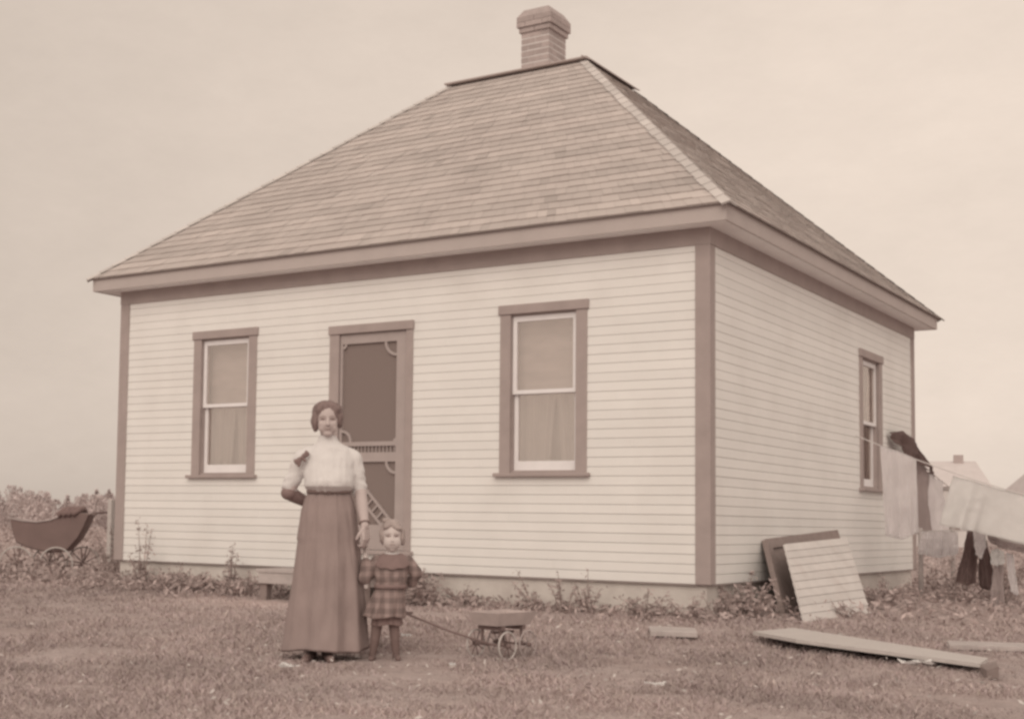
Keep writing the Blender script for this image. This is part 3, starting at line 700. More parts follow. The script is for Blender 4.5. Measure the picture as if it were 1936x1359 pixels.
def face_parts(c, w, h, parent, body, smile=0.0, big=1.0):
    """eyes, lids, brows, lips laid on the modelled face"""
    from mathutils.bvhtree import BVHTree
    me = body.data; tree = BVHTree.FromPolygons([v.co.copy() for v in me.vertices], [tuple(p.vertices) for p in me.polygons])
    x, y, z = c
    def S(px_, pz_, off=0.0008):
        hit = tree.ray_cast(Vector((px_, y - 0.4, pz_)), Vector((0, 1, 0)))[0]
        return Vector((px_, (hit.y if hit else y - w) - off, pz_))
    def patch(cx, cz, rx, rz, bulge, off=0.0004, tilt=0.0, n=16):
        bm = BM(); cv = bm.verts.new(S(cx, cz, off + bulge)); prev = None
        for f in (0.55, 1.0):
            ring = []
            for k in range(n):
                a_ = 2*math.pi*k/n; dx, dz = rx*f*math.cos(a_), rz*f*math.sin(a_)*(1.0 if math.sin(a_) > 0 else 0.75)
                ring.append(bm.verts.new(S(cx + dx, cz + dz + tilt*dx, off + bulge*(1 - f*f))))
            for k in range(n):
                if prev is None: bm.faces.new((cv, ring[k], ring[(k+1) % n]))
                else: bm.faces.new((prev[k], ring[k], ring[(k+1) % n], prev[(k+1) % n]))
            prev = ring
        return bm
    for sx in (-1, 1):
        ex, ez = x + sx*w*0.43, z - h*0.02
        e_ = obj('eye', patch(ex, ez, w*0.21*big, h*0.062*big, 0.002), MT['eye'], parent, True)
        obj('iris', patch(ex, ez + h*0.008, w*0.085*big, h*0.055*big, 0.0015, 0.0022), MT['feature'], e_, True)
        bm = BM(); tube(bm, [S(ex + w*0.23*big*t, ez + h*0.062*big*(1 - t*t)**0.5 if abs(t) < 1 else ez, 0.0012) for t in (-1, -.6, -.2, .2, .6, 1)], w*0.030, 6); obj('eyelid', bm, MT['feature'], parent, True)
        bm = BM(); tube(bm, [S(x + sx*w*t, z + h*zz, 0.0004) for t, zz in ((0.17, 0.15), (0.32, 0.185), (0.50, 0.19), (0.68, 0.155), (0.76, 0.12))], w*0.034, 6, w*0.018); obj('eyebrow', bm, MT['brow'], parent, True)
    mz = z - h*0.56
    bm = BM(); rows = []
    for q, (dz, of) in enumerate(((0.038, 0.0), (0.014, 0.0016), (0.0, 0.0004), (-0.016, 0.0020), (-0.052, 0.0))):
        row = []
        for k in range(13):
            t = -1 + k/6; e = (1 - t*t)**0.7 if abs(t) < 1 else 0
            row.append(bm.verts.new(S(x + t*w*0.34, mz + h*(dz*e + smile*t*t + (-0.008*math.cos(t*6) if q == 0 else 0)*e), 0.0006 + of*e)))
        rows.append(row)
    for a_, b_ in zip(rows, rows[1:]):
        for k in range(12): bm.faces.new((a_[k], a_[k+1], b_[k+1], b_[k]))
    m_ = obj('mouth', bm, MT['lip'], parent, True)
    bm = BM(); tube(bm, [S(x + t*w*0.35, mz + h*(smile*t*t), 0.0010) for t in (-1, -.6, -.3, 0, .3, .6, 1)], w*0.020, 5); obj('lip_line', bm, MT['feature'], m_, True)
    for sx in (-1, 1):
        bm = BM(); obj('nostril', patch(x + sx*w*0.11, z - h*0.395, w*0.055, h*0.018, 0.0, 0.0006, 0, 8), MT['feature'], parent, True); bm.free()
def fold_noise(co, s, amp, zs=0.35):
    return np.array([noise.noise(Vector((p[0]*s, p[1]*s, p[2]*s*zs)))*amp for p in co])

# ------------------------------------------------------------------ the woman
def build_woman():
    g = ground_at(612, 1243)
    wm = thing('person', 'woman in white high-necked blouse and long dark skirt holding a child by the hand', 'person', g, 0.640); wm.rotation_euler.y = -0.0173
    k = 0.003405
    X = lambda u: (u - 612)*k
    Z = lambda v: (1245 - v)*k
    hc = (X(619), -0.02, Z(795)); w, h = 0.072, 0.112
    pr = []
    head_prims(pr, hc, w, h, Z(828))
    pr += [('cap', (X(619), 0.015, Z(815)), 0.050, (X(620), 0.02, Z(850)), 0.044),
           ('loft', [(X(620), 0.02, 1.38, 0.06, 0.05), (X(622), 0.02, 1.32, 0.12, 0.07), (X(622), 0.015, 1.22, 0.15, 0.10), (X(621), 0.02, 1.06, 0.115, 0.09), (X(620), 0.02, 0.93, 0.16, 0.11), (X(618), 0.02, 0.80, 0.15, 0.11)])]
    # legs
    for s in (-1, 1):
        pr += [('cap', (X(618) + s*0.085, 0.02, 0.80), 0.070, (X(612) + s*0.08, 0.01, 0.45), 0.055), ('cap', (X(612) + s*0.08, 0.01, 0.45), 0.052, (X(606) + s*0.07, 0.03, 0.09), 0.036), ('cap', (X(606) + s*0.07, 0.03, 0.06), 0.034, (X(604) + s*0.075, -0.10, 0.035), 0.03)]
    # her left arm (image right) hangs down to the child's hand
    sh, el, wr = Vector((X(668), 0.03, Z(870))), Vector((X(681), 0.035, Z(927))), Vector((X(689), -0.10, Z(996)))
    pr += [('cap', sh, 0.046, el, 0.040), ('cap', el, 0.041, el.lerp(wr, 0.45), 0.040), ('cap', el.lerp(wr, 0.45), 0.040, wr, 0.026)]
    hand(pr, wr, (0.10, -0.12, -1), (-0.35, 0.55, -0.1), (-0.55, -0.75, 0), 1.02, (0.55, 0.85, 0.7), 0.45)
    # her right arm, elbow out and hand behind the back
    sh2, el2, wr2 = Vector((X(569), 0.03, Z(870))), Vector((X(545), 0.05, Z(934))), Vector((X(583), 0.125, Z(953)))
    pr += [('cap', sh2, 0.046, el2, 0.042), ('cap', el2, 0.042, wr2, 0.028)]
    hand(pr, wr2, (0.9, 0.10, -0.15), (0.1, -0.5, 0.3), (0, 0.3, 0.9), 1.0, (0.35, 0.5, 0.4), 0.3)
    body = blob('body', pr, 0.0036, MT['skin'], wm, 3, head_dents(hc, w, h))
    face_parts(hc, w, h, wm, body, 0.10, 1.0)
    # hair: swept-up pompadour with knot, ears half covered
    x, y, z = hc; hp = []
    hp += [('ell', (x, y + 0.032, z + 0.042), (0.105, 0.099, 0.091)), ('ell', (x - 0.080, y + 0.012, z - 0.004), (0.030, 0.056, 0.074)), ('ell', (x + 0.078, y + 0.016, z + 0.008), (0.028, 0.056, 0.064)),
           ('ell', (x - 0.004, y - 0.012, z + 0.086), (0.080, 0.052, 0.036), (0.25, 0.0, 0.0)), ('ell', (x, y + 0.10, z - 0.005), (0.06, 0.05, 0.06)), ('ell', (x - 0.05, y - 0.012, z + 0.062), (0.036, 0.048, 0.036), (0, 0.5, 0)), ('ell', (x + 0.054, y - 0.010, z + 0.064), (0.034, 0.048, 0.036), (0, -0.5, 0))]
    def hd(co):
        f = np.array([noise.noise(Vector((p[0]*60, p[1]*25, p[2]*22)))*0.0055 + noise.noise(Vector((p[0]*20, p[1]*14, p[2]*12)))*0.006 for p in co])
        d = co - np.array([x, y + 0.03, z + 0.02]); d /= np.linalg.norm(d, axis=1)[:, None]
        return co + d*f[:, None]
    blob('hair', hp, 0.005, MT['hair'], wm, 3, hd)
    # blouse
    bp = [('loft', [(X(619), 0.016, Z(824), 0.056, 0.056), (X(620), 0.016, Z(836), 0.072, 0.066), (X(621), 0.018, Z(842), 0.100, 0.075), (X(622), 0.018, Z(851), 0.140, 0.090), (X(622), 0.010, Z(870), 0.165, 0.112),
                    (X(622), -0.005, Z(895), 0.168, 0.128), (X(622), -0.02, Z(912), 0.160, 0.140), (X(622), -0.018, Z(922), 0.158, 0.138), (X(622), 0.0, Z(929), 0.138, 0.115), (X(622), 0.01, Z(934), 0.12, 0.10)])]
    m1 = sh.lerp(el, 1.0); 
    bp += [('cap', (X(622)+0.05, 0.016, Z(851)), 0.046, sh + Vector((0.0, 0, 0.006)), 0.060), ('cap', sh + Vector((0.0, 0, 0.006)), 0.060, sh.lerp(el, 0.5) + Vector((-0.002, 0, 0)), 0.055), ('cap', sh.lerp(el, 0.5) + Vector((-0.002, 0, 0)), 0.055, el + Vector((-0.002, 0, 0.01)), 0.049), ('cap', el, 0.047, el + Vector((0, 0, -0.02)), 0.046)]
    bp += [('cap', (X(622)-0.05, 0.016, Z(851)), 0.046, sh2 + Vector((0.004, 0, 0.006)), 0.060), ('cap', sh2 + Vector((0.004, 0, 0.006)), 0.060, sh2.lerp(el2, 0.5) + Vector((0.002, 0, 0)), 0.053), ('cap', sh2.lerp(el2, 0.5), 0.053, el2 + Vector((0.0, 0, 0.045)), 0.050), ('cap', el2 + Vector((0.0, 0, 0.045)), 0.050, el2 + Vector((0.010, 0.008, 0.018)), 0.047)]
    def bd(co):
        zc = co[:, 2]; th = np.arctan2(co[:, 1] - 0.0, co[:, 0] - X(622))
        tor = np.abs(co[:, 0] - X(622)) < 0.17
        pl = np.sin(co[:, 0]*150)*0.0011*np.clip((1.36 - zc)/0.1, 0, 1)*(co[:, 1] < 0.0)*tor
        gath = np.sin(co[:, 0]*95 + np.sin(co[:, 0]*30)*2)*0.0045*np.clip((1.17 - zc)/0.09, 0, 1)*tor
        n = np.array([noise.noise(Vector((p[0]*14, p[1]*14, p[2]*18)))*0.007 + noise.noise(Vector((p[0]*34, p[1]*34, p[2]*22)))*0.003 for p in co])
        c = np.stack([np.full(len(co), X(622)), np.full(len(co), 0.01), zc], 1)
        arm = ~tor
        d = co - c; d[:, 2] = 0; L = np.linalg.norm(d, axis=1)[:, None] + 1e-6
        wr_ = np.where(arm, np.sin(zc*120 + co[:, 1]*40)*0.004*np.clip((1.22 - zc)/0.08, 0, 1), 0)
        return co + d/L*((pl + gath + n*np.clip((1.40 - zc)/0.05, 0, 1) + wr_)[:, None])
    blob('blouse', bp, 0.0065, MT['blouse'], wm, 5, bd)
    # skirt
    tab = [(Z(931), 582, 661, 0.095), (Z(945), 575, 667, 0.115), (Z(967), 568.5, 673, 0.135), (Z(1000), 563, 678, 0.152), (Z(1050), 556, 684, 0.175), (Z(1100), 549, 688, 0.20), (Z(1150), 541, 692, 0.225), (Z(1200), 534, 695, 0.25), (Z(1229), 529, 697, 0.265)]
    tz = np.array([t[0] for t in tab])[::-1]; tl = np.array([X(t[1]) for t in tab])[::-1]; tr = np.array([X(t[2]) for t in tab])[::-1]; ty = np.array([t[3] for t in tab])[::-1]
    bm = BM(); n = 160; rows = 60; rings = []
    for i in range(rows + 1):
        f = i/rows; zz = Z(931)*(1 - f) + Z(1229)*f; l, r_, yy = np.interp(zz, tz, tl), np.interp(zz, tz, tr), np.interp(zz, tz, ty)
        cx, rx = (l + r_)/2, (r_ - l)/2; ring = []
        for q in range(n):
            a = 2*math.pi*q/n
            fold = 0.021*f**1.3*(math.sin(a*7 + 0.6 + 0.9*math.sin(a*2 + f)) + 0.6*math.sin(a*11 + 2 + f*0.8) + 0.7*math.sin(a*4 + 1.7)) + 0.012*f*noise.noise(Vector((math.cos(a)*3, math.sin(a)*3, f*3))) + 0.012*noise.noise(Vector((math.cos(a)*5, math.sin(a)*5, f*7)))
            if f > 0.95: pass
            # gore seams, a little ridge down the front panels
            seam = 0.006*sum(math.exp(-((a - s_)/0.03)**2) for s_ in (4.35, 5.0, 3.75, 5.6))
            x_ = cx + (rx + fold*0.35 - (0.008 if f > .3 else 0))*math.cos(a) ; y_ = 0.02 + (yy + fold + seam)*math.sin(a)
            dz = 0.010*math.sin(a*3 + 1)*f*f
            ring.append(bm.verts.new((x_, y_, zz + dz)))
        rings.append(ring)
    for i in range(rows):
        for q in range(n): bm.faces.new((rings[i][q], rings[i][(q+1) % n], rings[i+1][(q+1) % n], rings[i+1][q]))
    # turned hem
    last = rings[-1]; inner = [bm.verts.new(((v.co.x)*0.965, 0.02 + (v.co.y - 0.02)*0.965, v.co.z + 0.012)) for v in last]
    for q in range(n): bm.faces.new((last[q], last[(q+1) % n], inner[(q+1) % n], inner[q]))
    bm.faces.new(inner)
    obj('skirt', bm, MT['skirt'], wm, True)
    bm = BM(); rg = []
    for zz, e in ((Z(934), 0.006), (Z(934), 0.012), (Z(926.5), 0.011), (Z(926.5), 0.004)):
        l, r_, yy = X(582), X(661), 0.105
        rg.append([bm.verts.new(((l+r_)/2 + ((r_-l)/2 + e)*math.cos(2*math.pi*q/48), 0.012 + (yy + e)*math.sin(2*math.pi*q/48), zz + 0.003*math.sin(6.28*q/48))) for q in range(48)])
    for a, b in zip(rg, rg[1:]):
        for q in range(48): bm.faces.new((a[q], a[(q+1) % 48], b[(q+1) % 48], b[q]))
    obj('waistband', bm, MT['belt'], wm, True)
    for ux, rot in ((588, 0.25), (618, -0.15)):
        sp = [('ell', (X(ux), -0.03, 0.045), (0.040, 0.06, 0.040)), ('cap', (X(ux), -0.06, 0.022), 0.036, (X(ux) + rot*-0.16, -0.275, 0.010), 0.026), ('ell', (X(ux), 0.01, 0.03), (0.03, 0.04, 0.03)), ('cap', (X(ux), 0.01, 0.05), 0.042, (X(ux), 0.015, 0.14), 0.044)]
        blob('shoe', sp, 0.006, MT['shoe'], wm, 3)
    # dark ribbon bow pinned at the right sleeve
    bw_ = []; c = Vector((X(570), -0.075, Z(868))); ax = Vector((0.78, -0.12, 0.60)).normalized(); pz = Vector((-0.55, 0, 0.83))
    ty = math.atan2(ax.z, ax.x)
    for sg in (-1, 1):
        q = c + ax*0.030*sg; bw_ += [('ell', q, (0.030, 0.014, 0.017), (0, -ty + 0.25*sg, 0)), ('ell', q + ax*0.016*sg + pz*0.004, (0.012, 0.012, 0.021), (0, -ty, 0)), ('cap', c, 0.007, c + ax*0.026*sg - Vector((0, 0, 0.034)), 0.010)]
    bw_ += [('ell', c, (0.011, 0.016, 0.013))]
    blob('ribbon_bow', bw_, 0.0045, MT['dark_cloth'], wm, 2)
    bm = BM(); q = el.lerp(wr, 0.93); ax = (wr - el).normalized(); a = ax.orthogonal().normalized(); b = ax.cross(a)
    tube(bm, [q + (a*math.cos(t_*6.2832/24) + b*math.sin(t_*6.2832/24))*0.031 for t_ in range(24)], 0.0055, 6, closed=True); obj('bracelet', bm, MT['dark_cloth'], wm, True)
    un = [('ell', el2, (0.054, 0.054, 0.046)), ('cap', el2 + Vector((0.002, 0.004, 0.004)), 0.050, el2.lerp(wr2, 0.3), 0.045), ('cap', el2.lerp(wr2, 0.3), 0.045, el2.lerp(wr2, 0.8), 0.037)]
    blob('dark_forearm', un, 0.006, MT['dark_cloth'], wm, 3)  # dark layer over the right elbow and forearm
    return g
build_woman()

# ------------------------------------------------------------------ the child
def build_child():
    g = ground_at(727, 1247)
    ch = thing('person', 'small child in a dark plaid dress with cape collar and dark stockings', 'person', g, 0.600); ch.rotation_euler.y = -0.0173
    k = 0.003345
    X = lambda u: (u - 727)*k
    Z = lambda v: (1250 - v)*k
    hc = (X(742), -0.01, Z(1015)); w, h = 0.060, 0.094
    pr = []; head_prims(pr, hc, w, h, Z(1045), 1.0)
    pr += [('cap', (X(742), 0.01, Z(1035)), 0.035, (X(741), 0.012, Z(1060)), 0.038),
           ('loft', [(X(741), 0.012, Z(1052), 0.05, 0.04), (X(741), 0.012, Z(1062), 0.095, 0.05), (X(741), 0.01, Z(1085), 0.09, 0.06), (X(738), 0.01, Z(1120), 0.085, 0.062), (X(731), 0.01, Z(1160), 0.095, 0.065), (X(730), 0.01, Z(1178), 0.08, 0.06)])]
    for (ut, ub, dx) in ((714, 704, -1), (745, 749, 1)):
        pr += [('cap', (X(ut), 0.01, Z(1172)), 0.035, (X(ut + (ub - ut)*0.5), 0.0, Z(1212)), 0.028), ('cap', (X(ut + (ub - ut)*0.5), 0.0, Z(1212)), 0.028, (X(ub), 0.012, Z(1240)), 0.0195), ('cap', (X(ub), 0.012, Z(1245)), 0.019, (X(ub), -0.05, Z(1247)), 0.014)]
    # arm held up to the woman's hand
    s1, e1, w1 = Vector((X(712), 0.015, Z(1063))), Vector((X(690), 0.005, Z(1096))), Vector((X(691), 0.045, Z(1052)))
    pr += [('cap', s1, 0.030, e1, 0.025), ('cap', e1, 0.025, w1, 0.017)]
    hand(pr, w1, (-0.08, 0.0, 1), (-0.3, 0.8, 0.1), (0.5, -0.7, 0.2), 0.60, (0.45, 0.6, 0.5), 0.4)
    s2, e2, w2 = Vector((X(770), 0.015, Z(1063))), Vector((X(788), 0.02, Z(1086))), Vector((X(776), 0.075, Z(1112)))
    pr += [('cap', s2, 0.030, e2, 0.025), ('cap', e2, 0.025, w2, 0.017)]
    hand(pr, w2, (-0.7, 0.3, -0.5), (-0.3, -0.5, 0.3), (-0.3, 0.4, 0.8), 0.60, (0.5, 0.7, 0.5), 0.4)
    body = blob('body', pr, 0.0032, MT['skin_child'], ch, 7, head_dents(hc, w, h))
    face_parts(hc, w, h, ch, body, -0.03, 1.1)
    x, y, z = hc
    hp = [('ell', (x, y + 0.026, z + 0.034), (0.070, 0.076, 0.078)), ('ell', (x - 0.064, y + 0.02, z + 0.000), (0.017, 0.042, 0.060)), ('ell', (x + 0.066, y + 0.016, z + 0.002), (0.019, 0.044, 0.062)),
          ('ell', (x + 0.026, y - 0.040, z + 0.058), (0.040, 0.026, 0.019), (0, 0.45, 0)), ('ell', (x - 0.026, y - 0.030, z + 0.068), (0.038, 0.032, 0.022), (0, -0.5, 0)), ('ell', (x, y + 0.06, z - 0.02), (0.055, 0.04, 0.06)), ('ell', (x - 0.04, y + 0.0, z + 0.10), (0.024, 0.022, 0.020))]
    def hd(co):
        d = co - np.array([x, y + 0.02, z + 0.01]); d /= np.linalg.norm(d, axis=1)[:, None]
        f = np.array([noise.noise(Vector((p[0]*70, p[1]*40, p[2]*30)))*0.006 + noise.noise(Vector((p[0]*25, p[1]*20, p[2]*18)))*0.005 for p in co]); return co + d*f[:, None]
    blob('hair', hp, 0.004, MT['hair_child'], ch, 3, hd)
    # dress: bodice + sleeves, drop waist, short flared tiered skirt
    dp = [('loft', [(X(741), 0.012, Z(1050), 0.05, 0.048), (X(741), 0.012, Z(1056), 0.092, 0.062), (X(741), 0.010, Z(1075), 0.105, 0.075), (X(740), 0.005, Z(1095), 0.104, 0.08), (X(739), 0.008, Z(1108), 0.098, 0.078), (X(738), 0.01, Z(1116), 0.096, 0.076)]),
          ('cap', s1, 0.042, e1, 0.040), ('cap', e1 + Vector((0, 0, 0.004)), 0.039, e1.lerp(w1, 0.72), 0.030),
          ('cap', s2, 0.042, e2, 0.041), ('cap', e2, 0.040, e2.lerp(w2, 0.72), 0.032), ('ell', e2 + Vector((0.012, 0, 0.02)), (0.022, 0.028, 0.022))]
    def dd(co):
        n = np.array([noise.noise(Vector((p[0]*28, p[1]*28, p[2]*26)))*0.008 for p in co]); d = co - np.array([X(740), 0.01, 0]); d[:, 2] = 0; d /= np.linalg.norm(d, axis=1)[:, None] + 1e-6
        return co + d*n[:, None]
    blob('dress', dp, 0.005, MT['plaid'], ch, 4, dd)
    def flare(name, z0, z1, l0, r0, l1, r1, dy0, dy1, m, nf, amp, ph=0.0):
        bm = BM(); n = 96; rows = 16; rings = []
        for i in range(rows + 1):
            f = i/rows; zz = z0 + (z1 - z0)*f; l, r_, yy = l0 + (l1 - l0)*f**0.85, r0 + (r1 - r0)*f**0.85, dy0 + (dy1 - dy0)*f
            ring = []
            for q in range(n):
                a = 2*math.pi*q/n; fo = amp*f*(math.sin(a*nf + ph) + 0.5*math.sin(a*nf*1.7 + 1))
                ring.append(bm.verts.new(((l + r_)/2 + ((r_ - l)/2 + fo*0.4)*math.cos(a), 0.01 + (yy + fo)*math.sin(a), zz + 0.006*f*math.sin(a*4 + ph))))
            rings.append(ring)
        for a_, b_ in zip(rings, rings[1:]):
            for q in range(n): bm.faces.new((a_[q], a_[(q+1) % n], b_[(q+1) % n], b_[q]))
        bm.faces.new(rings[-1]); return obj(name, bm, m, ch, True)
    flare('dress_skirt', Z(1112), Z(1169), X(712), X(767), X(686), X(767), 0.075, 0.125, MT['plaid'], 8, 0.016)
    flare('drawers', Z(1150), Z(1184), X(706), X(757), X(701), X(762), 0.065, 0.078, MT['dark_cloth'], 9, 0.006, 1.0)
    bm = BM(); rg = []
    for zz, e in ((Z(1115), 0.0), (Z(1115), 0.010), (Z(1107), 0.010), (Z(1107), 0.0)):
        rg.append([bm.verts.new((X(739) + (0.096 + e)*math.cos(2*math.pi*q/40), 0.01 + (0.078 + e)*math.sin(2*math.pi*q/40), zz)) for q in range(40)])
    for a_, b_ in zip(rg, rg[1:]):
        for q in range(40): bm.faces.new((a_[q], a_[(q+1) % 40], b_[(q+1) % 40], b_[q]))
    obj('sash_belt', bm, MT['dark_cloth'], ch, True)
    # cape collar with points over the shoulders, white neckband
    bm = BM(); rings = []
    for i in range(9):
        f = i/8; ring = []
        for q in range(64):
            a = 2*math.pi*q/64; rx, ry = 0.042 + 0.078*f**0.7, 0.040 + 0.052*f**0.8
            zz = Z(1048) - 0.080*f**1.6 + 0.016*f*abs(math.cos(a))**2 - 0.012*f*abs(math.sin(a)) + 0.004*f*math.sin(a*9)
            ring.append(bm.verts.new((X(742) + rx*math.cos(a), 0.010 + ry*math.sin(a), zz)))
        rings.append(ring)
    for a_, b_ in zip(rings, rings[1:]):
        for q in range(64): bm.faces.new((a_[q], a_[(q+1) % 64], b_[(q+1) % 64], b_[q]))
    low = [bm.verts.new(v.co + Vector((0, 0, -0.006))) for v in rings[-1]]
    for q in range(64): bm.faces.new((rings[-1][q], rings[-1][(q+1) % 64], low[(q+1) % 64], low[q]))
    obj('cape_collar', bm, MT['dark_cloth'], ch, True)
    bm = BM(); tube(bm, [(X(742) + 0.041*math.cos(t*6.2832/30), 0.008 + 0.044*math.sin(t*6.2832/30), Z(1047) - 0.005*(1 if math.sin(t*6.2832/30) < 0 else 0)) for t in range(30)], 0.006, 8, closed=True); obj('neckband', bm, MT['blouse'], ch, True)
    for (ut, ub) in ((714, 704), (745, 749)):
        um = ut + (ub - ut)*0.5
        blob('stocking', [('cap', (X(ut), 0.01, Z(1174)), 0.038, (X(um), 0.0, Z(1210)), 0.031), ('cap', (X(um), 0.0, Z(1210)), 0.031, (X(ub), 0.012, Z(1240)), 0.0225)], 0.004, MT['stocking'], ch, 3)
        blob('shoe', [('cap', (X(ub), 0.014, Z(1237)), 0.0245, (X(ub), 0.014, Z(1244)), 0.024), ('cap', (X(ub), 0.005, Z(1245)), 0.023, (X(ub) + (0.012 if ub > 720 else -0.008), -0.075, Z(1246)), 0.019)], 0.004, MT['shoe'], ch, 3)
build_child()

# ------------------------------------------------------------------ toy wagon
def wheel(parent, c, axis, r, spokes=8, rim_m='rim', name='wheel', thick=0.008):
    """rim + hub + spokes"""
    c, ax = Vector(c), Vector(axis).normalized(); a = ax.orthogonal().normalized(); b = ax.cross(a)
    P = lambda t, rr_: c + (a*math.cos(t) + b*math.sin(t))*rr_
    bm = BM(); tube(bm, [P(2*math.pi*i/36, r) for i in range(36)], thick, 8, closed=True)
    w_ = obj(name, bm, MT[rim_m], parent, True)
    bm = BM(); tube(bm, [c - ax*0.02, c + ax*0.02], r*0.16, 10); obj('hub', bm, MT['wagon_trim'], w_, True)
    bm = BM()
    for i in range(spokes): tube(bm, [c, P(2*math.pi*i/spokes + 0.3, r)], r*0.035 + 0.001, 5)
    obj('spoke_set', bm, MT['wagon_trim'] if rim_m == 'rim' else MT[rim_m], w_, True)
    return w_
def build_wagon():
    g = ground_at(959, 1247); r = 0.088
    Rv = Vector((_cy, _sy, 0)); Fw = Vector((-_sy, _cy, 0))
    fr = (-Rv*0.70 - Fw*0.71).normalized(); wd = Vector((-fr.y, fr.x, 0))        # wd = across the wagon
    if wd.dot(Rv) < 0: wd = -wd
    nf = Vector((g.x, g.y, g.z + r)); ff = nf - wd*0.26; nr = nf - fr*0.215; fr_r = nr - wd*0.26
    mid = (nf + ff + nr + fr_r)/4; base = Vector((mid.x, mid.y, g.z))
    wg = thing('toy_wagon', 'small toy wagon with pale wheel rims standing in the grass behind the child', 'wagon', base)
    loc = lambda v: v - base
    for c in (nf, ff): wheel(wg, loc(c), wd, r, 8, 'rim', thick=0.0062)
    for c in (nr, fr_r): wheel(wg, loc(c), wd, r, 8, 'rim_dull', thick=0.006)
    bm = BM(); tube(bm, [loc(nf), loc(ff)], 0.008, 8); obj('axle', bm, MT['wagon_trim'], wg); bm = BM(); tube(bm, [loc(nr), loc(fr_r)], 0.008, 8); obj('axle', bm, MT['wagon_trim'], wg)
    # flared wooden box
    bz = r + 0.125; L0, L1 = 0.17, 0.205; w0, w1 = 0.10, 0.13; hgt = 0.085; t = 0.012
    cx = Vector((0, 0, bz)) 
    def P(l, w_, z): return fr*l + wd*w_ + Vector((0, 0, bz + z))
    bm = BM(); poly_prism(bm, [P(L0, w0, 0), P(L0, -w0, 0), P(-L0, -w0, 0), P(-L0, w0, 0)], Vector((0, 0, 0.012))); obj('floor_board', bm, MT['wagon'], wg)
    def panel(a, b, c_, d_, nrm):
        bm = BM(); poly_prism(bm, [a, b, c_, d_], nrm*t); obj('side_panel', bm, MT['wagon'], wg)
    panel(P(L0, w0, 0), P(-L0, w0, 0), P(-L1, w1, hgt), P(L1, w1, hgt), -wd); panel(P(L0, -w0, 0), P(-L0, -w0, 0), P(-L1, -w1, hgt), P(L1, -w1, hgt), wd)
    panel(P(L0, w0-.013, 0.001), P(L0, -w0+.013, 0.001), P(L1, -w1+.013, hgt-.001), P(L1, w1-.013, hgt-.001), -fr); panel(P(-L0, w0-.013, 0.001), P(-L0, -w0+.013, 0.001), P(-L1, -w1+.013, hgt-.001), P(-L1, w1-.013, hgt-.001), fr)
    # running gear
    bm = BM()
    for l in (0.1075, -0.1075):
        mx = fr*l; 
        for w_ in (0.08, -0.08): tube(bm, [mx + wd*w_ + Vector((0, 0, r)), mx + wd*w_*0.9 + Vector((0, 0, bz))], 0.010, 6)
        poly_prism(bm, [mx + wd*0.1 + fr*0.015 + Vector((0,0,bz-.03)), mx - wd*0.1 + fr*0.015 + Vector((0,0,bz-.03)), mx - wd*0.1 - fr*0.015 + Vector((0,0,bz-.03)), mx + wd*0.1 - fr*0.015 + Vector((0,0,bz-.03))], Vector((0,0,0.029)))
    tube(bm, [fr*0.1 + Vector((0,0,bz-.05)), -fr*0.12 + Vector((0,0,bz-.05))], 0.009, 6)
    obj('undercarriage', bm, MT['wagon_trim'], wg)
    st_ = loc((nf + ff)/2) + Vector((0, 0, 0.0)); en = at_depth(765, 1158, 9.02) - base
    bm = BM(); m_ = st_.lerp(en, 0.5) + Vector((0, 0, -0.012)); tube(bm, [st_, st_.lerp(m_, .5), m_, m_.lerp(en, .5), en], 0.0075, 7); h_ = obj('handle', bm, MT['wagon_trim'], wg)
    bm = BM(); tube(bm, [en - Vector((0.03, 0.05, 0)), en + Vector((0.03, 0.05, 0))], 0.009, 7); obj('grip', bm, MT['wagon_trim'], h_)
build_wagon()

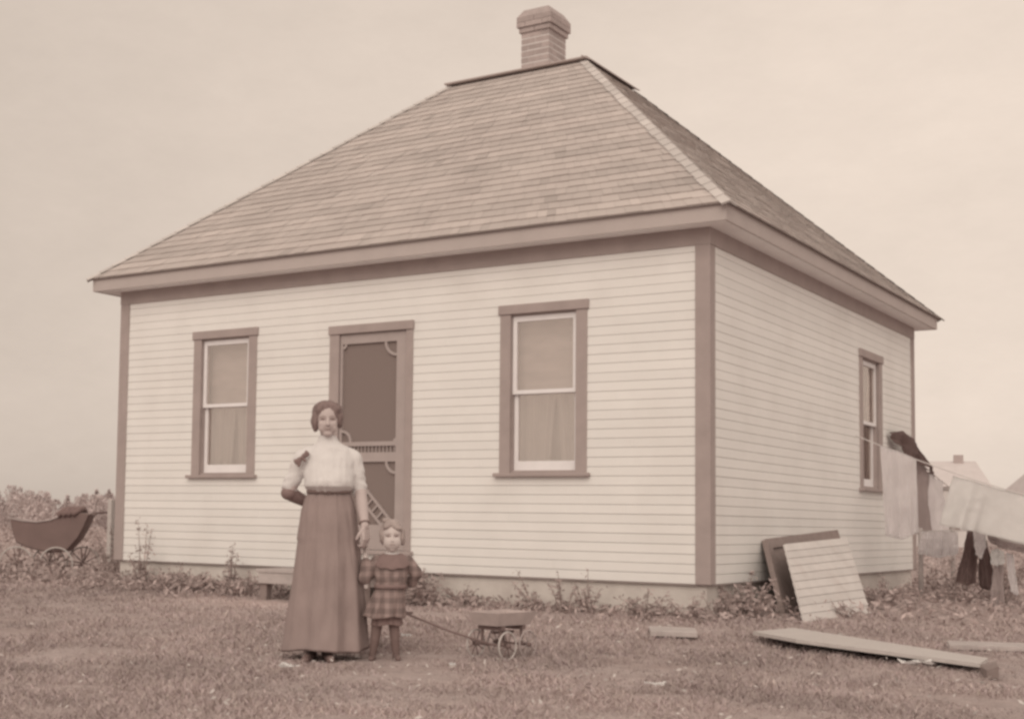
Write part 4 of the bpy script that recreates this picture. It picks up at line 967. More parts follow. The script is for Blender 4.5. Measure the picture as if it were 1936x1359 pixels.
# ------------------------------------------------------------------ baby carriage far left
def build_pram():
    dep = 18.0; k = dep/F_PX
    c = at_depth(95, 1085, dep); gx, gy = c.x, c.y; base = Vector((gx, gy, gz(gx, gy)))
    pm = thing('baby_carriage', 'dark baby carriage with folded hood among weeds beyond the house corner', 'pram', base, YAW + 0.02)
    v0 = 1085 + (c.z - base.z)/k
    X = lambda u: (u - 95)*k
    Z = lambda v: (v0 - v)*k
    out = [(20,982),(25,1004),(33,1026),(55,1036),(97,1045),(132,1041),(152,1018),(164,996),(174,972),(150,966),(118,974),(98,983),(60,986)]
    # boat-shaped body: outline lofted across its depth, bulging in the middle
    bm = BM(); rows = []
    for j in range(9):
        t = -1 + 2*j/8; sh = 1 - 0.07*abs(t)**4; zc = 0.30; rows.append([bm.verts.new((X(u)*sh, t*0.24, Z(1000) + (Z(v) - Z(1000))*(1 if Z(v) > Z(1000) else sh))) for u, v in out])
    for a, b in zip(rows, rows[1:]):
        for q in range(len(out)): bm.faces.new((a[q], a[(q+1) % len(out)], b[(q+1) % len(out)], b[q]))
    bm.faces.new(rows[0]); bm.faces.new(rows[-1][::-1]); obj('body', bm, MT['pram'], pm, False)
    bm = BM()
    for t in (-0.245, 0.2): tube(bm, [(X(u), t, Z(v)) for u, v in ((20,980),(45,985),(73,987),(98,983),(115,976),(128,970))], 0.011, 6)
    obj('rim', bm, MT['rim_dull'], pm, True)
    bm = BM()                         # folded hood
    for f in range(4):
        u0 = 112 + f*9; tube(bm, [(X(u0), -0.25, Z(975 - f*1)), (X(u0 + 12), -0.23, Z(964)), (X(u0 + 14), 0, Z(961)), (X(u0 + 12), 0.23, Z(964)), (X(u0), 0.25, Z(975))], 0.040, 8)
    obj('folded_hood', bm, MT['dark_cloth'], pm, True)
    bm = BM()
    for t in (-0.2, 0.2): tube(bm, [(X(150), t, Z(985)), (X(175), t, Z(969)), (X(205), t, Z(966))], 0.010, 6)
    tube(bm, [(X(205), -0.2, Z(966)), (X(205), 0.2, Z(966))], 0.012, 6); obj('push_handle', bm, MT['wagon_trim'], pm, True)
    for (u, t) in ((38, -0.26), (112, -0.26), (84, 0.26), (150, 0.26)):
        wheel(pm, (X(u), t, 0.215), (0, 1, 0), 0.21, 10, 'rim', thick=0.011)
    bm = BM()
    tube(bm, [(X(38), -0.26, 0.19), (X(84), 0.26, 0.19)], 0.01, 6); tube(bm, [(X(112), -0.26, 0.19), (X(150), 0.26, 0.19)], 0.01, 6)
    for (u, t) in ((38, -0.25), (112, -0.25), (84, 0.25), (150, 0.25)): tube(bm, [(X(u), t, 0.19), (X(u + 8), t*0.8, Z(1030))], 0.009, 6)
    obj('chassis', bm, MT['wagon_trim'], pm, True)
build_pram()

# ------------------------------------------------------------------ things leaning on / lying by the right wall
def lean_panel(TL, TR, BR, BL, thick):
    """slab from four world corners"""
    n = (TR - TL).cross(BL - TL).normalized()
    if n.dot(CAM - TL) < 0: n = -n
    return n*-thick
bl, br = ground_at(1522, 1172), ground_at(1646, 1160)
blw = Vector((7.42, 0.55, gz(7.42, .55))); 
def build_leaning():
    # pale boarded panel: foot out on the grass, top towards the wall
    def foot(u, v, x): p = on_x(u, v, x); return p
    BLp, BRp = ground_at(1522, 1174), ground_at(1646, 1158)
    BLp.z -= 0.01; BRp.z -= 0.01
    TLp, TRp = on_x(1484, 1028, 7.12), on_x(1600, 1016, 7.12)
    base = (BLp + BRp)/2
    pn = thing('shutter', 'pale clapboard panel leaning in front of a dark frame against side wall', 'panel', base)
    off = lean_panel(TLp, TRp, BRp, BLp, 0.022); L = lambda p: p - base
    bm = BM(); n = 10; tones = []
    for i in range(n):
        f0, f1 = i/n, (i + 1)/n - 0.0028
        a, b, c, d = TLp.lerp(BLp, f0), TRp.lerp(BRp, f0), TRp.lerp(BRp, f1), TLp.lerp(BLp, f1)
        k0 = len(bm.faces); poly_prism(bm, [L(a), L(b), L(c) - off*0.25, L(d) - off*0.25], off); tones += [1 + random.uniform(-.08, .05)]*(len(bm.faces) - k0)
    o = obj('clapboards', bm, MT['panel'], pn); set_tone(o.data, tones)
    bm = BM()
    for f in (0.12, 0.86):
        a, b = TLp.lerp(TRp, f), BLp.lerp(BRp, f); wv = (TRp - TLp).normalized()*0.04
        poly_prism(bm, [L(a - wv) + off*1.05, L(a + wv) + off*1.05, L(b + wv) + off*1.05, L(b - wv) + off*1.05], off)
    obj('batten', bm, MT['wood_dark'], pn)
    # dark open frame behind it
    fBL = ground_at(1489, 1172); fBL = Vector((7.10, fBL.y + 0.10, gz(7.1, fBL.y)))
    fBL = on_x(1487, 1168, 7.22); fTL = on_x(1449, 1018, 6.90); fTR = on_x(1584, 1001, 6.90); fBR = fBL + (fTR - fTL)
    base2 = (fBL + fBR)/2
    fm = thing('storm_door', 'dark wooden frame leaning on the side wall behind the pale panel', 'frame', base2)
    of2 = lean_panel(fTL, fTR, fBR, fBL, 0.05); L2 = lambda p: p - base2
    ux = (fTR - fTL).normalized(); uz = (fBL - fTL).normalized(); wv = 0.11
    def slab(name, a, b, c, d, m='wood_dark'):
        bm = BM(); poly_prism(bm, [L2(a), L2(b), L2(c), L2(d)], of2); obj(name, bm, MT[m], fm)
    slab('stile', fTL, fTL + ux*wv, fBL + ux*wv, fBL); slab('stile', fTR - ux*wv, fTR, fBR, fBR - ux*wv)
    slab('rail', fTL + ux*(wv+.001), fTR - ux*(wv+.001), fTR - ux*(wv+.001) + uz*wv, fTL + ux*(wv+.001) + uz*wv)
    bm = BM(); poly_prism(bm, [L2(fTL + ux*wv + uz*wv + of2*.4), L2(fTR - ux*wv + uz*wv + of2*.4), L2(fBR - ux*wv + of2*.4), L2(fBL + ux*wv + of2*.4)], of2*0.3); obj('backing_board', bm, MT['wood_dark'], fm)
build_leaning()

def plank(name, label, pts, thick, m, tilt=0.0, cat='plank'):
    """pts: outline on the ground (world xy + height over ground)"""
    c = sum((Vector((p[0], p[1], 0)) for p in pts), Vector())/len(pts); base = Vector((c.x, c.y, gz(c.x, c.y)))
    bm = BM(); P = [Vector((p[0], p[1], gz(p[0], p[1]) + p[2])) - base for p in pts]
    poly_prism(bm, P, Vector((0, 0, -thick)))
    o = obj(name, bm, MT[m]); o.location = base; tag(o, label, cat); return o
def P_g(u, v, h):
    p = ground_at(u, v); r = (p - CAM).normalized(); q = p - r*(h/max(0.02, -r.z)); return (q.x, q.y, h)
def P_z(u, v, z):
    r = ray(u, v); q = CAM + r*((z - CAM.z)/r.z); return (q.x, q.y, z - gz(q.x, q.y))
plank('plank', 'long pale plank lying across the grass below the leaning panel', [P_z(1424,1193,-.252), P_z(1500,1186,-.246), P_z(1868,1243,-.316), P_z(1853,1254,-.322), P_z(1506,1208,-.260)], 0.024, 'wood_pale')
plank('wood_block', 'dark wood block under the right end of the long plank', [P_g(1850,1252,.045), P_g(1882,1240,.085), P_g(1888,1250,.085), P_g(1866,1262,.05)], 0.06, 'wood_dark', cat='block')
plank('plank', 'short pale board lying in front of the foundation corner', [P_g(1226,1178,.035), P_g(1314,1181,.04), P_g(1319,1190,.04), P_g(1230,1188,.035)], 0.03, 'wood_grey')
plank('plank', 'grey half-buried board in the grass past the long plank, near the washing', [P_g(1790,1208,.03), P_g(1945,1214,.03), P_g(1945,1222,.03), P_g(1795,1216,.03)], 0.03, 'wood_grey')

def scrap(label, u, v, sx, sy, seed, hgt=0.05):
    p = ground_at(u, v); rnd = random.Random(seed); bm = BM(); n = 9; g = []
    for i in range(n):
        row = []
        for j in range(6):
            x = (i/(n-1) - .5)*sx; y = (j/5 - .5)*sy; zz = hgt*(0.35 + 0.65*abs(noise.noise(Vector((x*9 + seed, y*9, 2.0))))) + 0.02 + 0.02*rnd.random()
            row.append(bm.verts.new((x + rnd.uniform(-.01, .01), y + rnd.uniform(-.01, .01), zz)))
        g.append(row)
    for a, b in zip(g, g[1:]):
        for k in range(5): bm.faces.new((a[k], a[k+1], b[k+1], b[k]))
    r = bmesh.ops.solidify(bm, geom=bm.faces[:], thickness=0.002)
    o = obj('paper_scrap', bm, MT['paper'], None, False); o.location = p; o.rotation_euler = (0, 0, YAW + rnd.uniform(-.3, .3)); tag(o, label, 'scrap', 'white scraps on the lawn'); return o
scrap('crumpled white scrap on the grass beside the long plank', 1733, 1268, 0.19, 0.11, 1, 0.05)
scrap('white paper bits in the grass before the woman\'s skirt hem', 545, 1276, 0.11, 0.07, 2)
scrap('thin white torn scrap in the foreground grass right of the wagon', 1238, 1311, 0.11, 0.05, 3)
scrap('small white scrap in the grass right of the child\'s shoes', 768, 1214, 0.06, 0.05, 4)
scrap('tiny white scrap on the lawn between child and toy wagon, nearer the camera', 855, 1267, 0.03, 0.03, 5, 0.02)

# ------------------------------------------------------------------ clothes lines and washing
def rope(label, pts, r=0.006):
    base = Vector(pts[0]); bm = BM(); tube(bm, [Vector(p) - base for p in pts], r, 6); o = obj('clothes_line', bm, MT['rope'], None, True); o.location = base; tag(o, label, 'rope'); return o
def sag(a, b, s, n=16): return [a.lerp(b, i/n) + Vector((0, 0, -s*4*(i/n)*(1 - i/n))) for i in range(n + 1)]
def cloth(name, label, cat, top, bot, m, folds=4, amp=0.03, seed=0, rows=20, cols=44, group=None, thick=0.006):
    """top, bot: world polylines (same order); a hanging cloth between them"""
    def lerpP(pl, s):
        t = s*(len(pl) - 1); i = min(int(t), len(pl) - 2); return Vector(pl[i]).lerp(Vector(pl[i+1]), t - i)
    base = Vector(top[0]); bm = BM(); g = []
    ax = (Vector(top[-1]) - Vector(top[0])); ax.z = 0; nn = Vector((-ax.y, ax.x, 0)).normalized()
    for i in range(rows + 1):
        f = i/rows; row = []
        for k in range(cols + 1):
            s = k/cols; p = lerpP(top, s).lerp(lerpP(bot, s), f)
            o = amp*(0.25 + 0.75*f)*(math.sin(s*folds*6.28 + seed + 0.8*f) + 0.4*math.sin(s*folds*2.6*6.28 + seed*3 + f)) + 0.03*noise.noise(Vector((s*4, f*4, seed*2.3))) + 0.016*noise.noise(Vector((s*9 + f*5, f*8, seed*1.3)))
            row.append(bm.verts.new(p + nn*o - base + Vector((0, 0, -0.02*f*math.sin(s*3.14)*amp*10))))
        g.append(row)
    for a, b in zip(g, g[1:]):
        for k in range(cols): bm.faces.new((a[k], a[k+1], b[k+1], b[k]))
    bmesh.ops.solidify(bm, geom=bm.faces[:], thickness=thick)
    o = obj(name, bm, MT[m], None, True); o.location = base; tag(o, label, cat, group or 'washing on the lines'); return o
ad = at_depth
hookA = on_x(1618, 823, W + 0.03)
rope('pale clothesline running from the side window out past the big sheet', sag(hookA, ad(2020, 957, 14.2), 0.05))
cloth('towel', 'grey-white towel hanging in front of the back corner of the house', 'washing', [ad(1664,841,14.7), ad(1698,853,14.65), ad(1733,867,14.6)], [ad(1676,1012,14.6), ad(1704,1018,14.6), ad(1738,1006,14.5)], 'towel', 1.2, 0.055, 0.5)
cloth('bed_sheet', 'large pale sheet blowing on the line at the right edge', 'washing', [ad(1803,899,14.5), ad(1870,918,14.45), ad(1990,952,14.3)], [ad(1777,992,14.3), ad(1850,1003,14.25), ad(1985,1040,14.1)], 'sheet', 1.8, 0.075, 1.2, cols=70)
hookB = on_x(1680, 822, W + 0.03)
poleB = ad(1800, 925, 19.5)
rope('thin rope running back past the house corner under the dark garment', [hookB, ad(1725,862,16.9), ad(1765,897,18.0), poleB], 0.007)
cloth('dark_garment', 'dark garment bunched along the rope above the towel', 'washing', [ad(1684,817,16.2), ad(1712,814,16.4), ad(1740,850,17.0), ad(1768,893,17.8)], [ad(1692,836,16.2), ad(1722,868,16.4), ad(1745,878,17.0), ad(1766,902,17.8)], 'dark_cloth', 3, 0.04, 2.0, thick=0.03)
cloth('shirt', 'grey-brown shirt hanging behind the towel past the corner', 'washing', [ad(1728,868,17.2), ad(1745,882,17.3), ad(1757,892,17.4)], [ad(1726,1004,17.2), ad(1745,1010,17.3), ad(1762,1012,17.4)], 'grey_cloth', 1.3, 0.08, 0.2)
cloth('pillowcase', 'narrow pale cloth strip hanging between shirt and large sheet', 'washing', [ad(1757,893,17.6), ad(1766,900,17.7), ad(1778,908,17.9)], [ad(1752,1008,17.6), ad(1766,1012,17.7), ad(1790,1008,17.9)], 'towel', 1.5, 0.05, 1.1)
pc = at_depth(1800, 925, 19.5); pz = gz(pc.x, pc.y)
pl = thing('line_pole', 'wooden clothesline pole half hidden behind the large sheet', 'pole', (pc.x, pc.y, pz))
bm = BM(); tube(bm, [(0,0,-.1), (0,0,(pc.z-pz)+.05)], 0.035, 8, 0.03); obj('post', bm, MT['wood_grey'], pl, True)
bm = BM(); tube(bm, [(-.12,0,pc.z-pz), (.12,0,pc.z-pz)], 0.02, 8); obj('crossbar', bm, MT['wood_grey'], pl, True)
# low line
la, lb = ad(1740, 1004, 15.6), ad(1990, 1040, 14.2)
rope('low clothesline strung below the large sheet', [la, ad(1800,1002,15.3), ad(1850,1003,15.0), ad(1900,1022,14.6), lb], 0.006)
spz = gz(la.x, la.y); bm = BM(); tube(bm, [(0,0,-.1), (0,0,la.z - spz + .04)], 0.03, 8, 0.026); o = obj('line_stake', bm, MT['wood_grey'], None, True); o.location = (la.x, la.y, spz); tag(o, 'short stake holding the low clothesline just past the house corner', 'stake')
cloth('linen', 'bunch of pale linen on the low line right of the house corner', 'washing', [ad(1742,1005,15.4), ad(1775,1003,15.4), ad(1812,1006,15.3)], [ad(1736,1046,15.4), ad(1775,1052,15.4), ad(1815,1046,15.3)], 'towel', 3, 0.07, 0.7)
def trousers():
    base = ad(1842, 1004, 14.9); tr_ = thing('trousers', 'dark trousers hanging from the low line below the large sheet', 'washing', base, 0, 'washing on the lines')
    for top, bot in (([(1828,1004),(1838,1003),(1848,1005)], [(1808,1098),(1826,1106),(1845,1101)]), ([(1846,1005),(1855,1010),(1866,1022)], [(1850,1104),(1864,1114),(1884,1108)])):
        for off in (0.0,):
            o = cloth('trouser_leg', '', '', [ad(u, v, 14.9) for u, v in top], [ad(u, v, 14.8) for u, v in bot], 'dark_cloth', 1.6, 0.035, top[0][0], rows=16, cols=26, thick=0.02)
            for k in ('label', 'category', 'group'): del o[k]
            o.location = o.location - base; o.parent = tr_
trousers()
cloth('linen', 'pale rag pegged over the dark trousers', 'washing', [ad(1840,1003,14.7), ad(1852,1003,14.7), ad(1864,1010,14.7)], [ad(1846,1048,14.65), ad(1853,1056,14.65), ad(1867,1034,14.65)], 'towel', 1.2, 0.02, 0.4)
cloth('dark_garment', 'dark cloth strip along the low line at the right edge', 'washing', [ad(1864,1006,14.75), ad(1890,1017,14.7), ad(1945,1032,14.5)], [ad(1868,1022,14.75), ad(1890,1034,14.7), ad(1945,1046,14.5)], 'grey_cloth', 3, 0.03, 0.9)
cloth('linen', 'small crumpled white cloth hanging right of the dark trousers', 'washing', [ad(1874,1040,14.6), ad(1886,1036,14.6), ad(1898,1042,14.6)], [ad(1876,1066,14.55), ad(1886,1070,14.55), ad(1897,1064,14.55)], 'sheet', 1.5, 0.04, 0.9)
cloth('stockings', 'dark stockings trailing down towards the grass right of the trousers', 'washing', [ad(1880,1064,14.6), ad(1888,1066,14.6), ad(1896,1064,14.6)], [ad(1874,1140,14.4), ad(1886,1150,14.4), ad(1898,1146,14.4)], 'grey_cloth', 1.5, 0.03, 0.3)
cloth('stockings', 'pale stocking hanging nearest the right edge of the picture', 'washing', [ad(1902,1044,14.5), ad(1908,1046,14.5), ad(1915,1048,14.5)], [ad(1912,1118,14.45), ad(1920,1124,14.45), ad(1927,1122,14.45)], 'towel', 1, 0.02, 0.3)
rk = [ad(1898,1024,14.6)]

# ------------------------------------------------------------------ far buildings on the right
def far_house(label, base, rz, w, d, wall_h, ridge_h, chim=None, hip=1.0):
    h_ = thing('far_house', label, 'house', base, rz)
    bm = BM(); box(bm, -w/2, w/2, -d/2, d/2, -0.5, wall_h); obj('wall', bm, MT['far_wall'], h_)
    bm = BM(); e = 0.3
    v = [bm.verts.new(p) for p in ((-w/2-e,-d/2-e,wall_h), (w/2+e,-d/2-e,wall_h), (w/2+e,d/2+e,wall_h), (-w/2-e,d/2+e,wall_h), (-w/2+hip,0,ridge_h), (w/2-hip,0,ridge_h))]
    for f in ((0,1,5,4), (1,2,5), (2,3,4,5), (3,0,4), (3,2,1,0)): bm.faces.new([v[i] for i in f])
    r_ = obj('roof', bm, MT['far_roof'], h_)
    if chim is not None:
        bm = BM(); box(bm, chim-0.25, chim+0.25, -0.3, 0.3, ridge_h-0.8, ridge_h+0.35); obj('chimney', bm, MT['brick'], r_); set_tone(bpy.data.objects[r_.children[0].name].data if r_.children else bm, [1.0]*6)
    for x in (-w*0.25, w*0.25):
        bm = BM(); box(bm, x-.45, x+.45, -d/2-0.04, -d/2+.02, 0.9, 2.4); obj('window', bm, MT['wood_dark'], h_)
fc = at_depth(1795, 985, 80); fx, fy = fc.x, fc.y
kf = 80/F_PX
far_house('distant house roof with chimney stub seen between the washing', Vector((fx - 2.0*_cy, fy - 2.0*_sy, -0.4)), YAW - 0.37, 7.2, 6.0, 3.3, 4.85, 2.35, 0.35)
fc2 = at_depth(2010, 985, 75)
far_house('distant pale building cut off at the right edge behind the large sheet', Vector((fc2.x, fc2.y, -0.4)), YAW + 0.1, 4.2, 5.0, 2.6, 4.3, None, 0.3)

# pale post left of the house corner
pp = at_depth(209, 1010, 17.2)
bm = BM(); zg = gz(pp.x, pp.y); box(bm, -0.035, 0.035, -0.035, 0.035, -0.1, at_depth(209, 944, 17.2).z - zg, 0.006); o = obj('fence_post', bm, MT['wood_pale']); o.location = (pp.x, pp.y, zg); tag(o, 'pale wooden post just left of the left house corner', 'post')
pp2 = at_depth(206, 966, 20.5)

# ------------------------------------------------------------------ vegetation
def leaf_cloud(centers, sizes, rnd, flat=0.5):
    """numpy leaf quads around given centres"""
    n = len(centers); c = np.asarray(centers, float); s = np.asarray(sizes, float)[:, None]
    a = rnd.normal(size=(n, 3)); a[:, 2] = a[:, 2]*flat + 0.25; a /= np.linalg.norm(a, axis=1)[:, None]
    b = rnd.normal(size=(n, 3)); b -= a*(a*b).sum(1)[:, None]; b /= np.linalg.norm(b, axis=1)[:, None]
    V = np.stack([c - a*s, c + b*s*0.34, c + a*s, c - b*s*0.34], 1).reshape(-1, 3)
    return V
def quads_mesh(name, V, tones, m, parent=None):
    n = len(V)//4; me = mesh_np(name, V, np.arange(n*4), np.arange(n)*4, np.full(n, 4)); o = link(name, me, m, parent); set_tone(me, tones); return o
def plant(label, x, y, h, nst, spread, leaf, nleaf, seed, name='weed', cat='plant', lean=(0,0)):
    leaf *= 0.68; nleaf = int(nleaf*0.9); spread *= 1.25
    rnd = np.random.default_rng(seed); base = Vector((x, y, gz(x, y) - 0.01))
    root = thing(name, label, cat, base, 0, 'weeds growing around the house')
    bm = BM(); cs, ss = [], []
    for k in range(nst):
        a = rnd.uniform(0, 6.28); hh = h*rnd.uniform(0.25, 1.0) if k else h*1.12; rr_ = spread*rnd.uniform(0.3, 1.0)*(0.4 if k == 0 else 1)
        tip = Vector((math.cos(a)*rr_ + lean[0], math.sin(a)*rr_ + lean[1], hh)); p0 = Vector((math.cos(a)*rr_*0.2, math.sin(a)*rr_*0.2, 0)); mid = p0.lerp(tip, 0.5) + Vector((0, 0, h*0.08))
        pts = [p0, p0.lerp(mid, .5) + Vector((0,0,.01)), mid, mid.lerp(tip, .5) + Vector((0,0,.008)), tip]
        tube(bm, pts, 0.005 + 0.004*h, 5, 0.002)
        for q in range(nleaf):
            t = rnd.uniform(0.15, 1.05); i = min(int(t*4), 3); pt = pts[i].lerp(pts[i+1], t*4 - i); sp = leaf*(1.5 - 0.8*t)
            cs.append(np.array(pt) + rnd.normal(size=3)*sp*0.75); ss.append(leaf*rnd.uniform(0.5, 1.15)*(1.25 - 0.6*t))
    obj('stem', bm, MT['stem'], root)
    quads_mesh('foliage', leaf_cloud(cs, ss, rnd), 1 + rnd.uniform(-0.22, 0.25, len(cs)), MT['leaf'], root)
    return root
def px(u, y): return on_y(u, 1110, y).x
GW = 'weeds growing along the front foundation'
plant('tall branching dark weed against the white wall at left house corner', px(268, -.22), -.22, 0.66, 8, .16, .054, 40, 1)
plant('thin dark weed rising against the white wall left of the step', px(436, -.25), -.25, 0.44, 5, .08, .05, 40, 2)
plant('low bushy weed clump between left corner and the thin dark weed', px(330, -.35), -.35, 0.26, 12, .30, .05, 30, 3)
plant('dense low weed clump at the left end of the wooden step', px(462, -.55), -.55, 0.22, 14, .30, .05, 30, 4)
plant('broad dark bush behind the child at the foundation', px(806, -.35), -.35, 0.30, 16, .30, .055, 40, 5, 'bush')
plant('leaning dark weed with a bent top above the wagon', px(1010, -.30), -.30, 0.30, 7, .15, .042, 34, 6, lean=(-.12, 0))
plant('slim upright weed in the middle of the bare foundation', px(1066, -.28), -.28, 0.31, 6, .12, .042, 32, 7)
plant('weed with a small flower tuft touching the lowest siding board', px(1112, -.35), -.35, 0.34, 8, .13, .044, 32, 8)
plant('flat-topped weed clump left of the short pale board', px(1222, -.35), -.35, 0.21, 12, .2, .05, 30, 9)
plant('low weed tuft close to the right house corner', px(1305, -.40), -.40, 0.18, 10, .16, .045, 26, 10)
plant('weed clump right at the foot of the corner board', 6.95, -.10, 0.22, 10, .14, .045, 30, 11)
plant('dark bush in the shade between corner and leaning frame', 7.02, 0.42, 0.34, 18, .24, .055, 44, 12, 'bush')
plant('low weed tuft between the bush behind child and the leaning weed', px(880, -.25), -.25, 0.18, 12, .26, .045, 28, 13)
plant('weed clump with broad leaves below the left window', px(395, -.42), -.42, 0.18, 12, .25, .055, 26, 14)
plant('tall grassy weed beside the baby carriage', -1.15, 1.0, 0.55, 14, .35, .05, 30, 15)
plant('weed thicket between baby carriage and house corner', -0.55, 0.55, 0.62, 18, .35, .05, 34, 16)
plant('pale weed in front of the baby carriage wheels', -2.35, 0.55, 0.28, 16, .45, .055, 30, 17)
plant('weed clump left of the baby carriage', -3.9, 1.6, 0.36, 16, .4, .055, 30, 18)
plant('weed clump at the foot of the leaning panel', 7.62, 1.15, 0.12, 8, .1, .035, 20, 19)
plant('dark shaded weeds behind the leaning panel', 7.1, 2.6, 0.26, 16, .35, .05, 36, 20)
plant('dark weed patch under the towel by the side wall', 7.3, 3.7, 0.26, 16, .4, .05, 36, 21)
plant('weeds growing where washing hangs lowest', 7.9, 4.9, 0.22, 16, .5, .05, 36, 22)

plant('tall dark weeds under the low clothesline by the trousers', 8.05, 5.6, 0.50, 20, .45, .06, 34, 23)
plant('dark weeds behind the pale linen past the house corner', 7.45, 5.9, 0.42, 18, .4, .06, 34, 24)

# rank weeds and grass along the foundation : one mass
def foundation_weeds():
    rnd = np.random.default_rng(5); cs, ss, tn = [], [], []
    def strip(n, fx, fy, hmax, sz):
        for _ in range(n):
            x, y = fx(), fy(); hh = hmax*rnd.uniform(0.0, 1.0)**1.6*(0.45 + 0.55*abs(noise.noise(Vector((x*1.3, y*1.3, 1.0))))*2)
            cs.append((x, y, gz(x, y) + hh)); ss.append(sz*rnd.uniform(0.5, 1.2)); tn.append(1 + rnd.uniform(-.25, .25))
    strip(3800, lambda: rnd.uniform(-0.2, 2.7), lambda: -abs(rnd.normal(0.05, 0.38)) - .03, 0.22, 0.035)
    strip(1500, lambda: rnd.uniform(4.0, W + .3), lambda: -abs(rnd.normal(0.05, 0.30)) - .03, 0.13, 0.035)
    strip(1500, lambda: W + abs(rnd.normal(0.05, 0.35)) + .05, lambda: rnd.uniform(-.2, D), 0.18, 0.035)
    strip(3600, lambda: rnd.uniform(-1.8, -0.1), lambda: rnd.uniform(-.3, 3.0), 0.25, 0.045)
    strip(2400, lambda: rnd.uniform(-6.5, -1.8), lambda: rnd.uniform(-.6, 3.0), 0.11, 0.045)
    strip(1500, lambda: rnd.uniform(-4.2, -1.6), lambda: rnd.uniform(0.1, 1.1), 0.30, 0.05)
    strip(2200, lambda: rnd.uniform(7.2, 10.5), lambda: rnd.uniform(1.0, 7.5), 0.16, 0.045)
    o = quads_mesh('weed_mass', leaf_cloud(cs, ss, rnd, 0.9), tn, MT['leaf']); o['kind'] = 'stuff'; o['label'] = 'rank low weeds around the house walls'
foundation_weeds()

def grass():
    rnd = np.random.default_rng(21); N = 620000
    ang = rnd.uniform(-0.38, 0.56, N); dist = 4.6 + (24 - 4.6)*rnd.uniform(0, 1, N)**1.75
    # direction relative to the optical axis, wider than the frame
    lx, ly = dist*np.tan(ang), dist
    x = CAM.x + lx*_cy - ly*_sy; y = CAM.y + lx*_sy + ly*_cy
    keep = ~((x > -0.02) & (x < W + 0.02) & (y > -0.03) & (y < D)); x, y, dist = x[keep], y[keep], dist[keep]
    clump = np.array([noise.noise(Vector((a*1.4, b*1.4, 0.0))) + 0.6*noise.noise(Vector((a*4.2, b*4.2, 3.0))) for a, b in zip(x, y)])
    k2 = rnd.uniform(0, 1, len(x)) < np.clip(0.75 + 0.6*clump, 0.2, 1)*(1 - 0.75*bare(x, y)); x, y, dist, clump = x[k2], y[k2], dist[k2], clump[k2]
    n = len(x); z = gz_np(x, y) - 0.012
    hgt = np.clip(rnd.normal(0.021, 0.009, n)*(1 + 0.8*clump), 0.010, 0.085); wid = 0.0012 + 0.00027*dist*rnd.uniform(0.6, 1.4, n)
    th = rnd.uniform(0, 6.283, n); lean = rnd.uniform(0.5, 1.8, n)*hgt; la = rnd.uniform(0, 6.283, n)
    wx, wy = np.cos(th)*wid, np.sin(th)*wid; lx_, ly_ = np.cos(la)*lean, np.sin(la)*lean
    P = np.empty((n, 5, 3))
    P[:, 0] = np.stack([x - wx, y - wy, z], 1); P[:, 1] = np.stack([x + wx, y + wy, z], 1)
    P[:, 2] = np.stack([x + wx*.75 + lx_*.4, y + wy*.75 + ly_*.4, z + hgt*.62], 1); P[:, 3] = np.stack([x - wx*.75 + lx_*.4, y - wy*.75 + ly_*.4, z + hgt*.62], 1)
    P[:, 4] = np.stack([x + lx_, y + ly_, z + hgt], 1)
    b = np.arange(n)*5; q = np.stack([b, b+1, b+2, b+3, b+3, b+2, b+4], 1)
    st_ = np.stack([np.arange(n)*7, np.arange(n)*7 + 4], 1).ravel(); tt = np.tile([4, 3], n)
    me = mesh_np('grass', P.reshape(-1, 3), q.ravel(), st_, tt); o = link('grass', me, MT['grass'])
    big = np.array([noise.noise(Vector((a*0.45, b*0.45, 7.0))) + 0.7*noise.noise(Vector((a*1.1, b*1.1, 2.0))) for a, b in zip(x, y)])
    tone = 1 + rnd.normal(0, 0.045, n) + 0.10*clump + 0.25*big
    straw = rnd.uniform(0, 1, n) < 0.05; tone[straw] *= rnd.uniform(1.15, 1.6, straw.sum())
    rgb = np.stack([tone, tone*(1 + rnd.normal(0, .02, n)), tone*(1 + rnd.normal(0, .02, n))], 1)
    set_tone(me, np.repeat(rgb, 2, axis=0)); o['kind'] = 'stuff'; o['label'] = 'rough short lawn grass'
grass()

def litter():
    # pale clover heads, leaves and chips strewn over the lawn
    rnd = np.random.default_rng(31); n = 1700
    dist = 5.2 + 6*rnd.uniform(0, 1, n)**1.3; ang = -0.3 + 0.85*rnd.uniform(0, 1, n)**0.8
    x = CAM.x + dist*np.tan(ang)*_cy - dist*_sy; y = CAM.y + dist*np.tan(ang)*_sy + dist*_cy
    k = ~((x > -0.1) & (x < W + 0.4) & (y > -0.6)); x, y = x[k], y[k]; n = len(x)
    cs = np.stack([x, y, gz_np(x, y) + rnd.uniform(0.02, 0.05, n)], 1); ss = 0.005 + 0.020*rnd.uniform(0, 1, n)**3
    o = quads_mesh('grass_litter', leaf_cloud(cs, ss, rnd, 0.4), 1 + rnd.uniform(-.25, .1, n), MT['cap']); o['kind'] = 'stuff'; o['label'] = 'pale dry bits strewn in the grass'
litter()

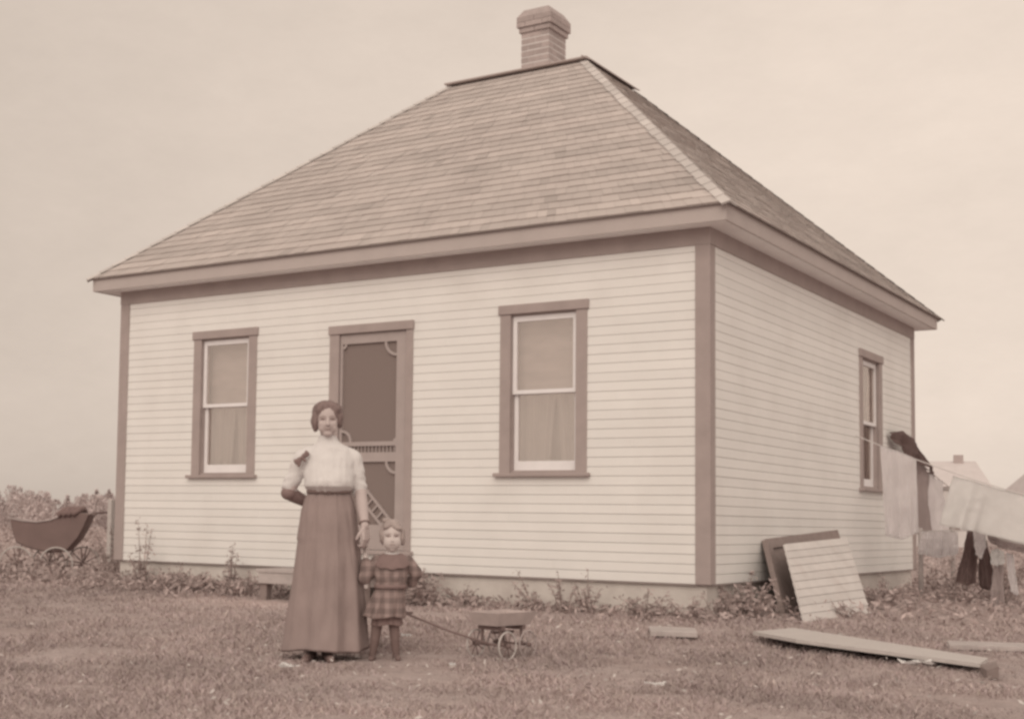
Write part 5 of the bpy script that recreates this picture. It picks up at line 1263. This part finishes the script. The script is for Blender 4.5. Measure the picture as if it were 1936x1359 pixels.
# far wood on the left horizon
def far_wood():
    rnd = np.random.default_rng(41); cs, ss, tn = [], [], []
    Rv = np.array([_cy, _sy]); Fv = np.array([-_sy, _cy]); c0 = np.array([CAM.x, CAM.y])
    for k in range(150):
        dep = rnd.uniform(76, 112); u = rnd.uniform(-420, 330); lat = (u - 660)/F_PX*dep
        xy = c0 + Rv*lat + Fv*dep; prof = 1.0 + 0.28*noise.noise(Vector((u*0.012, 0.5, 0))) - (0.16 if u > 110 else 0)
        hh = (0.88 + 50*dep/F_PX)*prof*rnd.uniform(0.7, 1.05)*1.0; rad = rnd.uniform(0.7, 1.6); tn0 = rnd.uniform(0.94, 1.08)
        m = 480
        t = rnd.uniform(0, 1, m)**0.8; a = rnd.uniform(0, 6.28, m); rr_ = rad*np.sqrt(rnd.uniform(0, 1, m))*(1 - 0.75*t**2) 
        for i in range(m):
            cs.append((xy[0] + math.cos(a[i])*rr_[i], xy[1] + math.sin(a[i])*rr_[i], -0.4 + hh*t[i])); ss.append(rnd.uniform(0.05, 0.15)); tn.append(tn0*(1 + rnd.uniform(-.16, .16)))
    o = quads_mesh('far_wood', leaf_cloud(cs, ss, rnd, 1.0), tn, MT['treeleaf']); o['kind'] = 'stuff'; o['label'] = 'low scrubby wood on the far left horizon'
    # scrubby field growth in front of it
    cs, ss, tn = [], [], []
    for k in range(9000):
        dep = rnd.uniform(20, 75); u = rnd.uniform(-350, 330); lat = (u - 660)/F_PX*dep; xy = c0 + Rv*lat + Fv*dep
        cs.append((xy[0], xy[1], -0.4 + rnd.uniform(0, 0.28))); ss.append(rnd.uniform(0.04, 0.12)*(0.5 + dep/60)); tn.append(1 + rnd.uniform(-.2, .2))
    for k in range(5000):
        dep = rnd.uniform(17.5, 60); u = rnd.uniform(1690, 2300); lat = (u - 660)/F_PX*dep; xy = c0 + Rv*lat + Fv*dep
        cs.append((xy[0], xy[1], -0.4 + rnd.uniform(0, 0.2))); ss.append(rnd.uniform(0.04, 0.10)*(0.5 + dep/60)); tn.append(1 + rnd.uniform(-.2, .2))
    o = quads_mesh('field_growth', leaf_cloud(cs, ss, rnd, 1.0), tn, MT['leaf']); o['kind'] = 'stuff'; o['label'] = 'rough field growth beyond the yard'
    # a few trees that stand out with pointed tops
    names = ((128, 936, 'spindly pointed tree leftmost of those by the carriage handle'), (158, 935, 'small pointed tree above the carriage handle'), (183, 925, 'tallest pointed tree near the left house corner'), (206, 926, 'pointed tree partly behind the pale post'))
    for i, (u, v, lab) in enumerate(names):
        dep = 84; top = at_depth(u, v, dep); base = Vector((top.x, top.y, -0.4)); H = top.z + 0.4
        t_ = thing('far_tree', lab, 'tree', base, 0, 'pointed trees on the left horizon')
        bm = BM(); tube(bm, [(0,0,-.1), (0,0,H*.5), (0,0,H*.97)], 0.07, 6, 0.015); obj('trunk', bm, MT['stem'], t_)
        m = 420; tt = rnd.uniform(0.05, 1, m); a = rnd.uniform(0, 6.28, m); rr_ = (0.55*(1 - tt)**0.8 + 0.05)*np.sqrt(rnd.uniform(0, 1, m))
        quads_mesh('crown', leaf_cloud(np.stack([np.cos(a)*rr_, np.sin(a)*rr_, tt*H], 1), rnd.uniform(.06, .16, m), rnd, 1.0), 1 + rnd.uniform(-.2, .2, m), MT['treeleaf'], t_)
far_wood()
